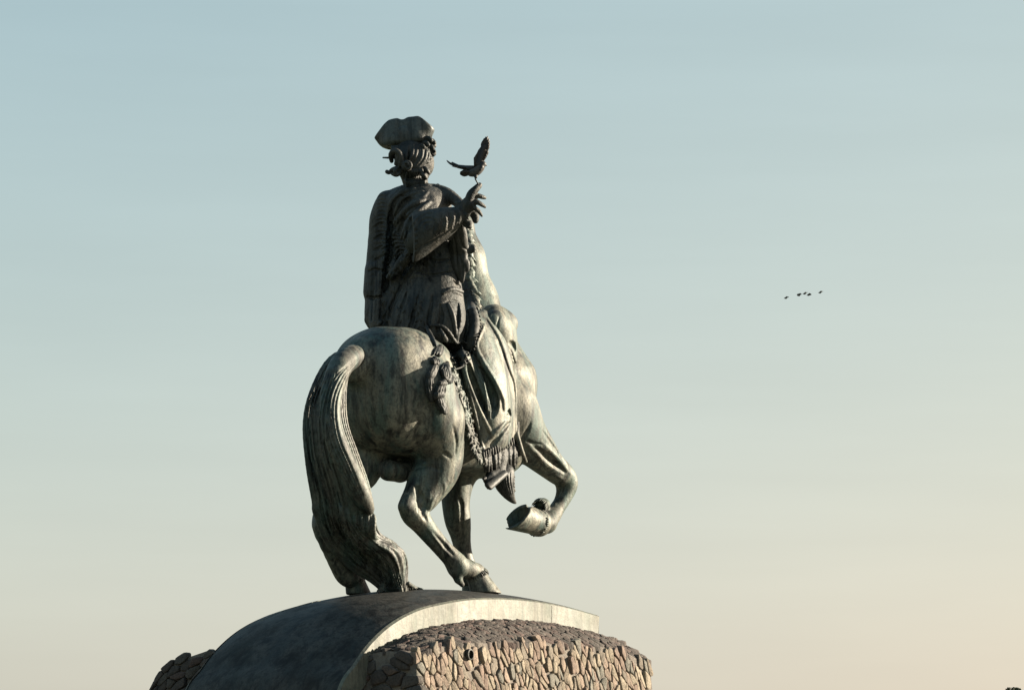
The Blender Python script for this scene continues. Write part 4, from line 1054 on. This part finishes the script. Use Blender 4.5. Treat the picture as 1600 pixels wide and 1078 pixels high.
# ------------------------------------------------------------------ five birds far off in the sky
def far_bird(px, py, w1, w2, lab):
    Y = 155.0; sc = (Y+45)/5400.0*0.62
    c = P(px, py, Y); t = empty('flying_bird', lab, 'bird', 'birds flying far off in the sky', at=tuple(c))
    u = lambda x, z, y=0.0: c+np.array((x*sc, y, -z*sc))
    v, f = tube([u(-.5, .1, .35), u(0, .0, .1), u(.4, 0, -.2), u(.7, .1, -.4)], [.02, .05, .045, .012], 8); adopt(raw('body', v, f, M_BLK, None, True), t)
    for (dx, dz) in (w1, w2):
        V = []; 
        for i in range(6):
            a = i/5; w_ = .15*(1-.75*a*a)*(1 if i < 5 else .5); p = u(dx*a, dz*a-(.5*math.sin(a*3.14)), .05)
            V += [p+np.array((0.10, -w_, 0.03)), p+np.array((0, 0, .07*(1-a))), p+np.array((-.10, w_, -.03)), p-np.array((0, 0, .07*(1-a)+.01))]
        F = [(i*4+j, i*4+(j+1) % 4, i*4+4+(j+1) % 4, i*4+4+j) for i in range(5) for j in range(4)]+[(3, 2, 1, 0), (20, 21, 22, 23)]
        adopt(raw('wing', V, F, M_BLK, None, True), t)
far_bird(1228.6, 465, (-2.6, .2), (2.6, .0), 'distant dark bird gliding low at the trailing end of the small flock')
far_bird(1249, 460.8, (-2.2, -3.4), (2.4, -.3), 'distant bird with one wing thrust steeply up, inside the small flock')
far_bird(1258, 458.2, (-2.4, .1), (2.4, -.4), 'distant bird with level wings above the one with drooping wings')
far_bird(1264, 460, (-2.6, .8), (2.2, 2.2), 'distant bird with both wings bent down, inside the small flock')
far_bird(1282.2, 456.4, (-2.2, .3), (2.4, -.3), 'distant dark bird flying at the head of the small flock')

# ------------------------------------------------------------------ a tree whose crown just reaches into view far to the right
def tree():
    R = random.Random(31); Y = 105.0; top = P(1583, 1074.5, Y); b = np.array((top[0], Y, 0)); hgt = top[2]
    t = empty('tree', 'dark leafy tree top peeping up beside the pedestal, far off', 'tree', at=tuple(b))
    m, nt, bs_ = mat_new('bark'); nt.links.new(ramp(nt, noise(nt, 8, 5, .7), [(.3, (.04, .03, .022)), (.7, (.11, .085, .06))]), bs_.inputs['Base Color']); bs_.inputs['Roughness'].default_value = .95
    V, F = [], []
    def lim(pts, rr):
        v, f = tube(pts, rr, 8); k = len(V); V.extend(v); F.extend([tuple(i+k for i in q) for q in f])
    lim([b-UP*.1, b+UP*hgt*.3+np.array((.08, 0, 0)), b+UP*hgt*.6, b+UP*(hgt-.4)], [.2, .15, .1, .03])
    ends = []
    for i in range(16):
        h0 = R.uniform(.3, .85)*hgt; a = R.uniform(0, 6.28); ln = (1-h0/hgt)*2.0+.35
        p0 = b+UP*h0; p2 = p0+np.array((math.cos(a)*ln, math.sin(a)*ln, ln*.75)); p2[2] = min(p2[2], b[2]+hgt-.35)
        lim([p0, (p0+p2)/2+UP*.08, p2], [.07, .045, .02]); ends.append(p2); ends.append((p0+p2)/2)
    adopt(raw('trunk', V, F, m, None, True), t)
    ml = flat_mat('leaf', (.035, .045, .018), .7, .5); V, F = [], []
    ends += [top-np.array((.0, 0, .22)), top-np.array((-.18, 0, .26))]*5
    for e in ends:
        for q in range(170):
            d = np.array([R.gauss(0, 1) for _ in range(3)]); d = d/np.linalg.norm(d)*(.36 if e is not ends[-1] else .2)*R.random()**.4; c = e+d
            if c[2] > hgt+.02: continue
            a = np.array([R.gauss(0, 1) for _ in range(3)]); a /= np.linalg.norm(a); b2 = np.cross(a, (R.random(), R.random(), 1)); b2 /= np.linalg.norm(b2); k = len(V)
            V += [c-a*.06, c+b2*.032, c+a*.06, c-b2*.032]; F.append((k, k+1, k+2, k+3))
    o = raw('crown', V, F, ml); adopt(o, t)
tree()
